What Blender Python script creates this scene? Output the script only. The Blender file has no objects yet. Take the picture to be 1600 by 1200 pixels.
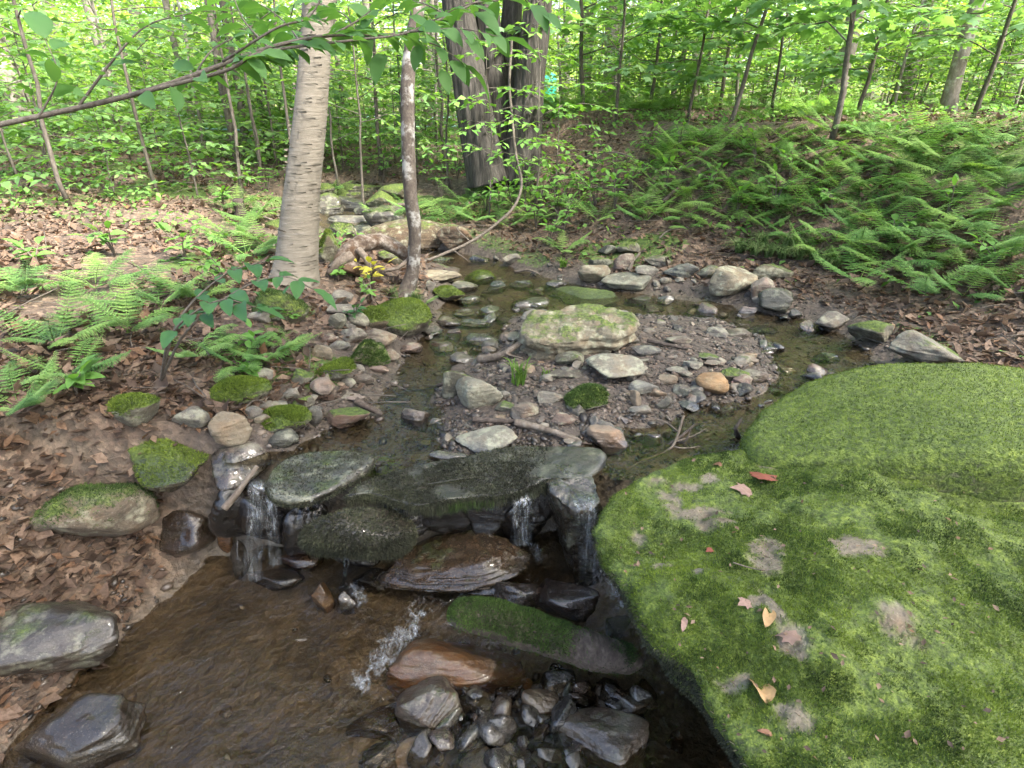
import bpy, bmesh, math, random
import numpy as np
from mathutils import Vector, Matrix, Euler

# ------------------------------------------------------------------ camera, world, sun, exposure
CAM_H = 1.6
PITCH = math.radians(25.0)
FPX = 906.0                       # focal length in pixels of a 1600 wide picture
scene = bpy.context.scene
COL = scene.collection

cam_data = bpy.data.cameras.new('camera')
cam = bpy.data.objects.new('camera', cam_data)
COL.objects.link(cam)
cam.location = (0, 0, CAM_H)
cam.rotation_euler = (math.radians(90) - PITCH, 0, 0)
cam_data.sensor_width = 36.0
cam_data.lens = FPX / 1600 * 36.0
cam_data.clip_start = 0.02
cam_data.clip_end = 1000
scene.camera = cam

SUN_EL, SUN_AZ = math.radians(52), math.radians(128)      # azimuth from +Y towards +X
world = bpy.data.worlds.new('World')
scene.world = world
world.use_nodes = True
wnt = world.node_tree
bg = wnt.nodes['Background']
sky = wnt.nodes.new('ShaderNodeTexSky')
sky.sky_type = 'NISHITA'
sky.sun_disc = False
sky.sun_elevation = SUN_EL
sky.sun_rotation = SUN_AZ
sky.air_density = 1.0
sky.dust_density = 4.0
sky.ozone_density = 0.6
wnt.links.new(sky.outputs[0], bg.inputs[0])
bg.inputs[1].default_value = 0.15

sl = bpy.data.lights.new('sun', 'SUN')
sl.energy = 4.2
sl.angle = math.radians(8)
sl.color = (1.0, 0.965, 0.90)
sun = bpy.data.objects.new('sun', sl)
COL.objects.link(sun)
sd = Vector((math.sin(SUN_AZ) * math.cos(SUN_EL), math.cos(SUN_AZ) * math.cos(SUN_EL), math.sin(SUN_EL)))
sun.rotation_euler = (-sd).to_track_quat('-Z', 'Y').to_euler()
sun.location = sd * 30

scene.view_settings.view_transform = 'Standard'
scene.view_settings.look = 'None'
scene.view_settings.gamma = 1
scene.view_settings.exposure = 2.45
scene.view_settings.use_curve_mapping = False
scene.render.engine = 'CYCLES'
cy = scene.cycles
cy.max_bounces = 5
cy.use_adaptive_sampling = True
cy.adaptive_threshold = 0.03
cy.diffuse_bounces = 3
cy.glossy_bounces = 2
cy.transmission_bounces = 3
cy.transparent_max_bounces = 8
cy.caustics_reflective = False
cy.caustics_refractive = False
cy.use_denoising = True
cy.sample_clamp_indirect = 4.0

# ------------------------------------------------------------------ noise and mesh helpers
def _hash(ix, iy, iz, seed):
    h = (ix * 374761393 + iy * 668265263 + iz * 2147483647 + seed * 1274126177) & 0xffffffff
    h = ((h ^ (h >> 13)) * 1274126177) & 0xffffffff
    h = (h ^ (h >> 16)) & 0xffffffff
    return h.astype(np.float64) / 4294967295.0

def vnoise(p, seed=0):
    """value noise, p (N,3) -> 0..1"""
    p = np.asarray(p, dtype=np.float64)
    i = np.floor(p).astype(np.int64)
    f = p - i
    u = f * f * f * (f * (f * 6 - 15) + 10)
    r = 0
    for dx in (0, 1):
        wx = u[:, 0] if dx else 1 - u[:, 0]
        for dy in (0, 1):
            wy = u[:, 1] if dy else 1 - u[:, 1]
            for dz in (0, 1):
                wz = u[:, 2] if dz else 1 - u[:, 2]
                r = r + wx * wy * wz * _hash(i[:, 0] + dx, i[:, 1] + dy, i[:, 2] + dz, seed)
    return r

def fbm(p, seed=0, octv=4, gain=0.5):
    p = np.asarray(p, dtype=np.float64)
    a, s, t = 1.0, 0.0, 0.0
    for k in range(octv):
        s = s + a * (vnoise(p, seed + k * 17) - 0.5)
        t += a
        a *= gain
        p = p * 2.03 + 11.7
    return s / t * 2          # about -1..1

def sm(x, a, b):
    t = np.clip((np.asarray(x, dtype=np.float64) - a) / (b - a), 0, 1)
    return t * t * (3 - 2 * t)

def mesh_np(name, V, F, mat=None, smooth=True, attr=None):
    V = np.asarray(V, dtype=np.float32)
    F = np.asarray(F, dtype=np.int32)
    me = bpy.data.meshes.new(name)
    k = F.shape[1]
    me.vertices.add(len(V))
    me.vertices.foreach_set('co', V.ravel())
    me.loops.add(F.size)
    me.loops.foreach_set('vertex_index', F.ravel())
    me.polygons.add(len(F))
    me.polygons.foreach_set('loop_start', np.arange(0, F.size, k, dtype=np.int32))
    me.polygons.foreach_set('loop_total', np.full(len(F), k, dtype=np.int32))
    me.polygons.foreach_set('use_smooth', np.full(len(F), smooth, dtype=bool))
    me.update(calc_edges=True)
    if attr is not None:
        ca = me.color_attributes.new('mask', 'FLOAT_COLOR', 'POINT')
        ca.data.foreach_set('color', np.asarray(attr, dtype=np.float32).ravel())
    if mat:
        me.materials.append(mat)
    return me

def link(name, me, parent=None, loc=None):
    o = bpy.data.objects.new(name, me)
    COL.objects.link(o)
    if parent is not None:
        o.parent = parent
    if loc is not None:
        o.location = loc
    return o

def obj(name, V, F, mat, parent=None, smooth=True, loc=None, attr=None):
    return link(name, mesh_np(name, V, F, mat, smooth, attr), parent, loc)

def tag(o, label=None, cat=None, group=None, kind=None):
    if label: o['label'] = label
    if cat: o['category'] = cat
    if group: o['group'] = group
    if kind: o['kind'] = kind
    return o

def empty(name, loc, label=None, cat=None, group=None):
    o = bpy.data.objects.new(name, None)
    o.empty_display_size = 0.05
    COL.objects.link(o)
    o.location = loc
    return tag(o, label, cat, group)

def tri(F):
    F = np.asarray(F)
    if F.shape[1] == 3:
        return F
    return np.concatenate([F[:, [0, 1, 2]], F[:, [0, 2, 3]]])

def merge(parts):
    Vs, Fs, n = [], [], 0
    for V, F in parts:
        Vs.append(np.asarray(V, dtype=np.float64)); Fs.append(tri(F) + n); n += len(V)
    return np.concatenate(Vs), np.concatenate(Fs)

def spline(pts, n):
    """Catmull-Rom through pts -> n points"""
    P = np.asarray(pts, dtype=np.float64)
    if len(P) == 2:
        t = np.linspace(0, 1, n)[:, None]
        return P[0] * (1 - t) + P[1] * t
    Q = np.vstack([2 * P[0] - P[1], P, 2 * P[-1] - P[-2]])
    t = np.linspace(0, len(P) - 1 - 1e-9, n)
    i = t.astype(int); f = (t - i)[:, None]
    a, b, c, d = Q[i], Q[i + 1], Q[i + 2], Q[i + 3]
    return 0.5 * ((2 * b) + (-a + c) * f + (2 * a - 5 * b + 4 * c - d) * f ** 2 + (-a + 3 * b - 3 * c + d) * f ** 3)

def tube(pts, rad, seg=8, disp=None, cap=True):
    P = np.asarray(pts, dtype=np.float64)
    n = len(P)
    R = np.broadcast_to(np.asarray(rad, dtype=np.float64), (n,)) if np.ndim(rad) < 2 else rad
    T = np.gradient(P, axis=0)
    T /= np.linalg.norm(T, axis=1)[:, None] + 1e-12
    ref = np.array([1.0, 0, 0]) if abs(T[0, 0]) < 0.8 else np.array([0, 1.0, 0])
    V = []
    A = ref - T[0] * (ref @ T[0]); A /= np.linalg.norm(A)
    ang = np.linspace(0, 2 * np.pi, seg, endpoint=False)
    for i in range(n):
        A = A - T[i] * (A @ T[i]); A /= np.linalg.norm(A)
        B = np.cross(T[i], A)
        V.append(P[i] + R[i] * (np.cos(ang)[:, None] * A + np.sin(ang)[:, None] * B))
    V = np.array(V)
    if disp is not None:
        V = disp(V, P, R)
    V = V.reshape(-1, 3)
    ii, jj = np.meshgrid(np.arange(n - 1), np.arange(seg), indexing='ij')
    a = ii * seg + jj; b = ii * seg + (jj + 1) % seg
    F = np.stack([a, b, b + seg, a + seg], -1).reshape(-1, 4)
    if cap:
        V = np.vstack([V, P[0], P[-1]])
        F = tri(F)
        j = np.arange(seg); k = (j + 1) % seg
        c0 = np.stack([np.full(seg, n * seg), k, j], -1)
        e = (n - 1) * seg
        c1 = np.stack([np.full(seg, n * seg + 1), e + j, e + k], -1)
        F = np.concatenate([F, c0, c1])
    return V, F

def rot_align(N, rng, spin=None):
    """matrices (n,3,3) whose z column is N, random spin"""
    N = np.asarray(N, dtype=np.float64)
    N = N / (np.linalg.norm(N, axis=1)[:, None] + 1e-12)
    n = len(N)
    ref = np.where(np.abs(N[:, :1]) < 0.9, np.array([[1.0, 0, 0]]), np.array([[0, 1.0, 0]]))
    A = ref - N * np.sum(ref * N, 1)[:, None]
    A /= np.linalg.norm(A, axis=1)[:, None]
    B = np.cross(N, A)
    th = rng.uniform(0, 2 * np.pi, n) if spin is None else spin
    c, s = np.cos(th)[:, None], np.sin(th)[:, None]
    X = A * c + B * s
    Y = np.cross(N, X)
    return np.stack([X, Y, N], -1)

def frame_mats(Ydir, up):
    """matrices whose y column is Ydir and whose z is close to up"""
    Y = Ydir / (np.linalg.norm(Ydir, axis=1)[:, None] + 1e-12)
    X = np.cross(Y, up); X /= np.linalg.norm(X, axis=1)[:, None] + 1e-12
    Z = np.cross(X, Y)
    return np.stack([X, Y, Z], -1)

def scatter(tV, tF, pos, M, scl):
    tV = np.asarray(tV, dtype=np.float64); tF = np.asarray(tF)
    n, k = len(pos), len(tV)
    scl = np.asarray(scl, dtype=np.float64)
    S = scl[:, None, None] * tV[None] if scl.ndim == 1 else scl[:, None, :] * tV[None]
    V = np.einsum('nij,nkj->nki', M, S) + np.asarray(pos)[:, None, :]
    F = tF[None] + (np.arange(n) * k)[:, None, None]
    return V.reshape(-1, 3), F.reshape(-1, tF.shape[1])

_ico = {}
def ico(sub):
    if sub not in _ico:
        bm = bmesh.new()
        bmesh.ops.create_icosphere(bm, subdivisions=sub, radius=1)
        V = np.array([v.co[:] for v in bm.verts]); V /= np.linalg.norm(V, axis=1)[:, None]
        F = np.array([[v.index for v in f.verts] for f in bm.faces])
        bm.free()
        _ico[sub] = (V, F)
    return _ico[sub]

# ------------------------------------------------------------------ picture geometry
cp, sp = math.cos(PITCH), math.sin(PITCH)
C0 = np.array([0, 0, CAM_H])
def ray(px, py):
    a, b = (px - 800) / FPX, (600 - py) / FPX
    return np.array([a, cp + b * sp, -sp + b * cp])          # length along the view axis is 1
def P(px, py, z):
    d = ray(px, py); t = (z - CAM_H) / d[2]
    return C0 + d * t
def PD(px, py, depth):
    return C0 + ray(px, py) * depth
def PY(px, py, Y):
    d = ray(px, py)
    return C0 + d * (Y / d[1])
def mpp(p):
    """metres per picture pixel at a point"""
    return (p[1] * cp - (p[2] - CAM_H) * sp) / FPX

# ------------------------------------------------------------------ terrain
ZU = 0.45                          # water level of the upper creek
def poly(pts, z=ZU):
    return np.array([P(x, y, z)[:2] for x, y in pts])

CREEK = poly([(300, 800), (360, 735), (425, 712), (470, 680), (520, 662), (578, 652), (600, 605), (618, 568), (648, 540),
              (668, 512), (684, 482), (692, 452), (700, 432), (720, 408), (790, 414), (850, 432), (900, 442), (960, 454),
              (1050, 462), (1110, 468), (1190, 490), (1260, 500), (1330, 522), (1390, 575), (1390, 640), (1330, 700),
              (1250, 720), (1100, 800), (930, 810), (700, 800), (450, 800)])
UPSTREAM = np.array([P(745, 412, ZU)[:2], P(700, 402, ZU)[:2], P(645, 392, ZU)[:2], P(575, 378, .47)[:2], P(535, 352, .54)[:2],
                     P(535, 325, .62)[:2], P(550, 312, .66)[:2]])
UP_Z = np.array([ZU, ZU, ZU + .01, .47, .54, .62, .66])
BAR = poly([(655, 672), (690, 640), (705, 600), (700, 575), (745, 545), (775, 512), (800, 488), (860, 488), (985, 490), (1075, 488),
            (1150, 495), (1205, 530), (1215, 575), (1190, 610), (1120, 632), (1070, 652), (1000, 668), (930, 690), (900, 705),
            (780, 708), (690, 712)], ZU + .03)
LOWER = np.array([(-1.45, -6), (-1.5, 0.3), (-1.38, 1.0), (-1.25, 1.5), (-1.15, 1.9), (.35, 1.9), (.6, 1.75), (1.3, 1.5), (1.8, 0.6), (1.6, -6)])

def sdf(pts, pg):
    """signed distance to polygon, negative inside"""
    pts = np.asarray(pts); n = len(pg)
    d = np.full(len(pts), 1e9); ins = np.zeros(len(pts), bool)
    for i in range(n):
        a, b = pg[i], pg[(i + 1) % n]
        e = b - a; w = pts - a
        t = np.clip((w @ e) / (e @ e), 0, 1)
        d = np.minimum(d, np.sum((w - t[:, None] * e) ** 2, 1))
        c = ((a[1] > pts[:, 1]) != (b[1] > pts[:, 1])) & (pts[:, 0] < (b[0] - a[0]) * (pts[:, 1] - a[1]) / (b[1] - a[1] + 1e-12) + a[0])
        ins ^= c
    d = np.sqrt(d)
    return np.where(ins, -d, d)

def seg_dist(pts, line, zs):
    d = np.full(len(pts), 1e9); z = np.zeros(len(pts))
    for i in range(len(line) - 1):
        a, b = line[i], line[i + 1]
        e = b - a; w = pts - a
        t = np.clip((w @ e) / (e @ e), 0, 1)
        dd = np.sqrt(np.sum((w - t[:, None] * e) ** 2, 1))
        m = dd < d
        d = np.where(m, dd, d)
        z = np.where(m, zs[i] * (1 - t) + zs[i + 1] * t, z)
    return d, z

def ledge_y(x):
    return 1.80 - 0.10 * sm(x, 0.15, 0.45) + 0.03 * np.sin(x * 5)

def terrain(x, y, full=False):
    x = np.atleast_1d(np.asarray(x, dtype=np.float64)); y = np.atleast_1d(np.asarray(y, dtype=np.float64))
    p2 = np.stack([x, y], -1)
    p3 = np.stack([x, y, np.zeros_like(x)], -1)
    nz = fbm(p3 * 1.3, 3, 4); nz2 = fbm(p3 * 6, 5, 3)
    dc = sdf(p2, CREEK) + 0.05 * fbm(p3 * 3.5, 8, 3)
    du, zu = seg_dist(p2, UPSTREAM, UP_Z)
    du = du - 0.24 - 0.08 * nz
    dm = np.maximum(np.minimum(dc, du), 0)
    wgt = 1 / (1 + np.exp(np.clip((du - dc) / (.05 + 1.1 * dm), -40, 40)))
    wl = ZU * (1 - wgt) + zu * wgt
    d = np.minimum(dc, du)
    dp = np.maximum(d, 0)
    db = sdf(p2, BAR) + 0.04 * nz2 + .15 * fbm(p3 * 2.6, 61, 3)
    # bank profiles
    side = sm(x - (-.55 + 0.02 * y), -.35, .6) * sm(y, 2.4, 3.6)           # 1 on the far right bank
    side = np.maximum(side, sm(x, 1.6, 2.2) * sm(y, 1.0, 2.0))
    left = 0.20 * (1 - np.exp(-dp / 0.35)) + 0.085 * np.minimum(dp, 5) + .03 * np.maximum(dp - 5, 0)
    right = 0.12 * (1 - np.exp(-dp / 0.12)) + 0.93 * sm(dp, 0.15, 2.9) + 0.02 * np.maximum(dp - 3, 0)
    bank = left * (1 - side) + right * side
    # mossy overhung bank behind the arched log
    q = P(640, 372, .62)
    bank = bank + 0.16 * np.exp(-(((x - q[0]) / .55) ** 2 + ((y - q[1] - .25) / .3) ** 2))
    bank = bank + (0.06 * nz + 0.015 * nz2) * sm(dp, 0.05, 0.6)
    far = np.hypot(x, y)
    bank = bank + 0.5 * fbm(p3 * .12, 21, 2) * sm(far, 12, 40) + .02 * np.maximum(far - 25, 0)
    bed = -0.052 * sm(-d, 0.0, 0.16) + 0.022 * nz2 + .015 * nz
    bar = 0.055 * sm(-db, -0.04, 0.25) + 0.035 * nz * sm(-db, 0, .2) + .02 * nz2 + .03 * sm(-db, .2, .6)
    zup = wl + np.where(d > 0, bank, np.maximum(bed, np.where(db < .05, bed * (1 - sm(-db, -.05, .03)) + bar, -1)))
    # lower creek
    dl = sdf(p2, LOWER) + 0.06 * nz
    lowz = -0.085 + 0.03 * nz + 0.02 * nz2 + 0.10 * sm(y, 1.15, 1.8) + .036 * sm(-x - .15 * y, .05, .35) * (1 - sm(y, 1.35, 1.6))
    lb = np.minimum(np.maximum(dl, 0) * 1.1, 0.62 + 0.05 * nz) + .03 * np.maximum(dl - .6, 0)
    lowz = lowz + np.where(dl > 0, lb, 0)
    t = sm(y - ledge_y(x), -0.05, 0.04)
    z = lowz * (1 - t) + zup * t
    if full:
        return z, dict(d=d, db=db, wl=wl, t=t, dl=dl, side=side, nz=nz, nz2=nz2, far=far)
    return z

us = np.linspace(-4.75, 4.75, 430)
xs = 1.4 * np.sinh(us)
vs = np.linspace(-2.05, 4.52, 440)
ys = 3.0 + 2.0 * np.sinh(vs)
GX, GY = np.meshgrid(xs, ys)
gx, gy = GX.ravel(), GY.ravel()
gz, gm = terrain(gx, gy, True)
gz = gz + .012 * fbm(np.stack([gx, gy, 0 * gx], -1) * 22, 41, 2) * (gm['far'] < 14)
_gz2 = gz.reshape(len(ys), len(xs))
_gd2 = gm['d'].reshape(len(ys), len(xs))
def lookup(x, y, grid=None):
    """quick bilinear read of the ground grid"""
    g = _gz2 if grid is None else grid
    u = np.clip((np.arcsinh(np.asarray(x) / 1.4) + 4.75) / 9.5 * 429, 0, 428.999)
    v = np.clip((np.arcsinh((np.asarray(y) - 3.0) / 2.0) + 2.05) / 6.57 * 439, 0, 438.999)
    i, j = np.floor(v).astype(int), np.floor(u).astype(int)
    fv, fu = v - i, u - j
    return (g[i, j] * (1 - fu) + g[i, j + 1] * fu) * (1 - fv) + (g[i + 1, j] * (1 - fu) + g[i + 1, j + 1] * fu) * fv
_tt = np.concatenate([np.linspace(.5, 8, 160), np.linspace(8.2, 60, 90)])
def ground_hit(px, py, lift=0.0):
    d = ray(px, py)
    t = _tt
    for lev in range(2):
        Q = C0 + d * t[:, None]
        g = lookup(Q[:, 0], Q[:, 1]) + lift
        k = np.argmax(Q[:, 2] < g)
        if Q[k, 2] >= g[k]:
            return Q[-1]
        t = np.linspace(t[max(k - 1, 0)], t[k], 14)
    return Q[k]

def tz(x, y):
    return float(lookup(x, y))

# ------------------------------------------------------------------ material helpers
class M:
    def __init__(self, name):
        self.m = bpy.data.materials.new(name); self.m.use_nodes = True
        self.nt = self.m.node_tree
        self.b = self.nt.nodes['Principled BSDF']
        self.out = self.nt.nodes['Material Output']
    def n(self, typ, ins=None, out=0, **props):
        nd = self.nt.nodes.new('ShaderNode' + typ)
        for k, v in props.items():
            setattr(nd, k, v)
        for k, v in (ins or {}).items():
            s = nd.inputs[k]
            if isinstance(v, bpy.types.NodeSocket):
                self.nt.links.new(v, s)
            else:
                s.default_value = v
        return nd.outputs[out]
    def noise(self, vec, scale, detail=4, rough=.55, dist=0.0, out=0):
        return self.n('TexNoise', {'Vector': vec, 'Scale': scale, 'Detail': detail, 'Roughness': rough, 'Distortion': dist}, out)
    def mr(self, v, a, b, c=0.0, d=1.0):
        return self.n('MapRange', {0: v, 1: a, 2: b, 3: c, 4: d})
    def math(self, op, a, b=0.0, c=None):
        ins = {0: a, 1: b}
        if c is not None: ins[2] = c
        return self.n('Math', ins, operation=op)
    def mix(self, f, a, b, blend='MIX'):
        a = a if isinstance(a, bpy.types.NodeSocket) else (*a[:3], 1)
        b = b if isinstance(b, bpy.types.NodeSocket) else (*b[:3], 1)
        return self.n('Mix', {0: f, 6: a, 7: b}, 2, data_type='RGBA', blend_type=blend)
    def ramp(self, v, stops):
        nd = self.nt.nodes.new('ShaderNodeValToRGB')
        self.nt.links.new(v, nd.inputs[0])
        e = nd.color_ramp.elements
        while len(e) < len(stops): e.new(.5)
        for el, (p, c) in zip(e, stops):
            el.position = p; el.color = (*c, 1)
        return nd.outputs[0]
    def pos(self, scale=(1, 1, 1), rot=(0, 0, 0)):
        g = self.n('NewGeometry')
        return self.n('Mapping', {'Vector': g, 'Scale': scale, 'Rotation': rot})
    def oattr(self, name, out=2):
        nd = self.nt.nodes.new('ShaderNodeAttribute')
        nd.attribute_type = 'OBJECT'; nd.attribute_name = name
        return nd.outputs[out]
    def vattr(self, name):
        nd = self.nt.nodes.new('ShaderNodeAttribute'); nd.attribute_name = name
        return nd.outputs[0]
    def set(self, **kw):
        for k, v in kw.items():
            s = self.b.inputs[k.replace('_', ' ')]
            if isinstance(v, bpy.types.NodeSocket): self.nt.links.new(v, s)
            else: s.default_value = v
    def bump(self, h, strength=.5, dist=.01, normal=None):
        ins = {'Height': h, 'Strength': strength, 'Distance': dist}
        if normal is not None: ins['Normal'] = normal
        return self.n('Bump', ins)

def island(m):
    return m.n('NewGeometry', out=8)

def leaf_mat(name, c_dark, c_mid, c_light, trans=.45, rough=.5, vary=.25):
    m = M(name)
    r = island(m)
    o = m.n('ObjectInfo', out=5)
    p = m.noise(m.pos(), 1.7, 2)
    v = m.math('ADD', m.math('MULTIPLY', r, .6), m.math('MULTIPLY', p, .4))
    v = m.math('ADD', v, m.math('MULTIPLY', m.math('SUBTRACT', o, .5), vary))
    stops = [(0.1, c_dark), (0.5, c_mid), (0.9, c_light)]
    c = m.ramp(v, stops)
    m.set(Base_Color=c, Roughness=rough + .1)
    m.b.inputs['Specular IOR Level'].default_value = .25
    tc = m.mix(1.0, c, (1.25, 1.35, .5), 'MULTIPLY')
    tr = m.n('BsdfTranslucent', {'Color': tc})
    mx = m.n('MixShader', {0: trans, 1: m.b.outputs[0], 2: tr})
    m.nt.links.new(mx, m.out.inputs[0])
    return m.m

MAT = {}
# ---- rock
m = M('rock')
pos = m.pos()
n1 = m.noise(pos, 7, 8, .6); n2 = m.noise(pos, 38, 6, .65); n3 = m.noise(pos, 170, 3, .6)
strat = m.noise(m.pos((4, 6, 38), (.35, .2, .1)), 1.5, 5, .6, .4)
tint = m.oattr('tint', 0)
val = m.math('ADD', m.math('MULTIPLY', n1, .55), m.math('ADD', m.math('MULTIPLY', n2, .55), m.math('MULTIPLY', strat, .45)))
v2 = m.mr(val, .52, 1.05, .30, 1.22)
col = m.mix(1.0, tint, m.n('CombineColor', {0: v2, 1: v2, 2: v2}), 'MULTIPLY')
col = m.mix(m.mr(m.noise(pos, 11, 3), .5, .72, 0, .55), col, m.mix(1.0, col, (1.25, .93, .66), 'MULTIPLY'))
spk = m.mr(n3, .58, .72)
col = m.mix(m.math('MULTIPLY', spk, .25), col, (.40, .38, .34))
spk2 = m.mr(n3, .30, .40, 1, 0)
col = m.mix(m.math('MULTIPLY', spk2, .55), col, m.mix(1.0, col, (.35, .33, .30), 'MULTIPLY'))
lich = m.math('MULTIPLY', m.mr(m.noise(pos, 16, 6, .7), .50, .62), m.oattr('lichen'))
col = m.mix(lich, col, m.mix(m.noise(pos, 60, 2), (.22, .24, .16), (.36, .36, .30)))
g = m.n('NewGeometry', out=1)
up = m.n('SeparateXYZ', {0: g}, 2)
mo = m.oattr('moss')
mf = m.math('ADD', m.math('ADD', m.math('MULTIPLY', m.noise(pos, 9, 6, .65), 1.0), m.math('MULTIPLY', up, .5)), m.math('MULTIPLY', mo, .95))
mf = m.math('MULTIPLY', m.mr(mf, 1.28, 1.45), m.math('SUBTRACT', m.mr(mo, .01, .1), m.vattr('mask')))
mcol = m.ramp(m.noise(pos, 55, 4, .7), [(.3, (.022, .032, .008)), (.5, (.065, .10, .016)), (.72, (.15, .20, .03))])
col = m.mix(mf, col, mcol)
z = m.n('SeparateXYZ', {0: m.n('NewGeometry')}, 2)
dz = m.math('SUBTRACT', z, m.oattr('wl'))
dz = m.math('ADD', dz, m.math('MULTIPLY', m.math('SUBTRACT', n2, .5), .05))
wet = m.math('MAXIMUM', m.mr(dz, .0, .035, 1, 0), m.oattr('wet'))
k = m.mr(wet, 0, 1, 1.0, .42)
col = m.mix(1.0, col, m.n('CombineColor', {0: k, 1: m.math('MULTIPLY', k, .95), 2: m.math('MULTIPLY', k, .86)}), 'MULTIPLY')
rg = m.math('ADD', m.mr(wet, 0, 1, .88, .12), m.math('MULTIPLY', m.math('SUBTRACT', n2, .5), .25))
m.b.inputs['Coat Roughness'].default_value = .06
m.set(Coat_Weight=m.math('MULTIPLY', wet, .6))
rg = m.math('MAXIMUM', rg, m.math('MULTIPLY', mf, .8))
hb = m.math('ADD', m.math('ADD', m.math('MULTIPLY', n2, .5), m.math('MULTIPLY', strat, .7)), m.math('MULTIPLY', n3, .16))
hb = m.math('ADD', hb, m.math('MULTIPLY', mf, m.math('ADD', .25, m.noise(pos, 120, 3))))
m.set(Base_Color=col, Roughness=rg, Normal=m.bump(hb, .75, .014))
MAT['rock'] = m.m

# ---- ground
m = M('ground')
pos = m.pos()
mk = m.n('SeparateColor', {0: m.vattr('mask')}, 0)
sepn = m.nt.nodes[-1]
litter, gravel, mossm = sepn.outputs[0], sepn.outputs[1], sepn.outputs[2]
n1 = m.noise(pos, 5, 6); n2 = m.noise(pos, 40, 5, .65); n3 = m.noise(pos, 150, 3)
vor = m.n('TexVoronoi', {'Vector': m.n('VectorMath', {0: pos, 1: m.n('VectorMath', {0: m.noise(pos, 20, 2, out=1), 1: (.05, .05, .05)}, operation='MULTIPLY')}, operation='ADD'), 'Scale': 34.0})
vn = m.nt.nodes[-1]
soil = m.mix(n2, (.035, .024, .016), (.085, .062, .042))
lc = m.ramp(m.n('SeparateColor', {0: vn.outputs[1]}, 0), [(0, (.045, .029, .019)), (.35, (.09, .057, .038)), (.7, (.145, .097, .064)), (1, (.205, .145, .10))])
lit = m.mix(m.mr(n2, .35, .6), soil, lc)
v3 = m.n('TexVoronoi', {'Vector': pos, 'Scale': 60.0}, 1)
gr = m.ramp(m.n('SeparateColor', {0: v3}, 0), [(0, (.026, .019, .013)), (.5, (.064, .047, .034)), (1, (.12, .092, .07))])
gr = m.mix(m.mr(n1, .4, .65), m.mix(.7, gr, (.055, .043, .034)), gr)
pf = m.n('Mapping', {'Vector': m.pos((1, 1, 1), (0, 0, -.88)), 'Scale': (.8, 1.1, 1)})
bedn = m.math('ADD', m.math('MULTIPLY', m.noise(pf, 30, 8, .72), .55), m.math('MULTIPLY', m.noise(pos, 5.5, 6, .65), .45))
bed = m.ramp(bedn, [(.33, (.024, .020, .014)), (.47, (.064, .049, .032)), (.58, (.108, .083, .053)), (.72, (.17, .13, .085))])
bed = m.mix(m.mr(m.noise(pos, 3.2, 5, .6), .52, .66, 0, .75), bed, m.mix(1.0, bed, (.42, .50, .50), 'MULTIPLY'))
bed = m.mix(m.mr(m.noise(pos, 110, 3, .7), .60, .72, 0, .5), bed, (.20, .165, .12))
mc = m.ramp(m.noise(pos, 55, 4, .7), [(.3, (.018, .03, .008)), (.5, (.055, .09, .014)), (.75, (.13, .18, .03))])
col = m.mix(litter, bed, lit)
col = m.mix(gravel, col, gr)
col = m.mix(m.mr(m.math('ADD', mossm, m.math('MULTIPLY', m.math('SUBTRACT', n2, .5), .9)), .45, .6), col, mc)
h = m.math('ADD', m.math('MULTIPLY', n2, .6), m.math('ADD', m.math('MULTIPLY', n3, .2), m.math('MULTIPLY', vn.outputs[0], .5)))
sepz = m.n('SeparateXYZ', {0: m.n('NewGeometry')}, 2)
bedf = m.math('SUBTRACT', 1.0, m.math('MAXIMUM', litter, m.math('MAXIMUM', gravel, mossm)))
m.set(Base_Color=col, Roughness=m.mr(bedf, 0, 1, .92, .45), Normal=m.bump(h, .8, .02))
MAT['ground'] = m.m

# ---- water: clear surface over the bed, mirror share by Fresnel
def water_mat(name, tint, rough, s1, s2, bstr, bdist, stretch=(1, 1, 1), rot=(0, 0, 0), riffle=False):
    m = M(name)
    p = m.n('Mapping', {'Vector': m.pos((1, 1, 1), rot), 'Scale': stretch})
    h = m.math('ADD', m.math('MULTIPLY', m.noise(p, s1, 3, .55, .6), 1.0), m.math('MULTIPLY', m.noise(p, s2, 3, .6, .4), .4))
    st = bstr
    if riffle:      # the right channel runs fast over shallow stones
        x = m.n('SeparateXYZ', {0: m.n('NewGeometry')}, 0)
        st = m.mr(m.math('ADD', x, m.math('MULTIPLY', m.noise(p, 2, 2), .4)), .75, 1.25, bstr, 1.0)
    bp = m.bump(h, st, bdist)
    fr = m.n('Fresnel', {'IOR': 1.36, 'Normal': bp})
    t = m.n('BsdfTransparent', {'Color': (*tint, 1)})
    gl = m.n('BsdfGlossy', {'Color': (1, 1, 1, 1), 'Roughness': rough, 'Normal': bp})
    mx = m.n('MixShader', {0: fr, 1: t, 2: gl})
    m.nt.links.new(mx, m.out.inputs[0])
    m.nt.nodes.remove(m.b)
    return m.m
MAT['water'] = water_mat('stream_water', (.76, .72, .60), .04, 11, 34, .6, .022, (1, .8, 1), riffle=True)
MAT['water_low'] = water_mat('rushing_water', (.76, .69, .57), .03, 12, 52, .9, .016, (.7, 1.3, 1), (0, 0, -.88))

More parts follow.
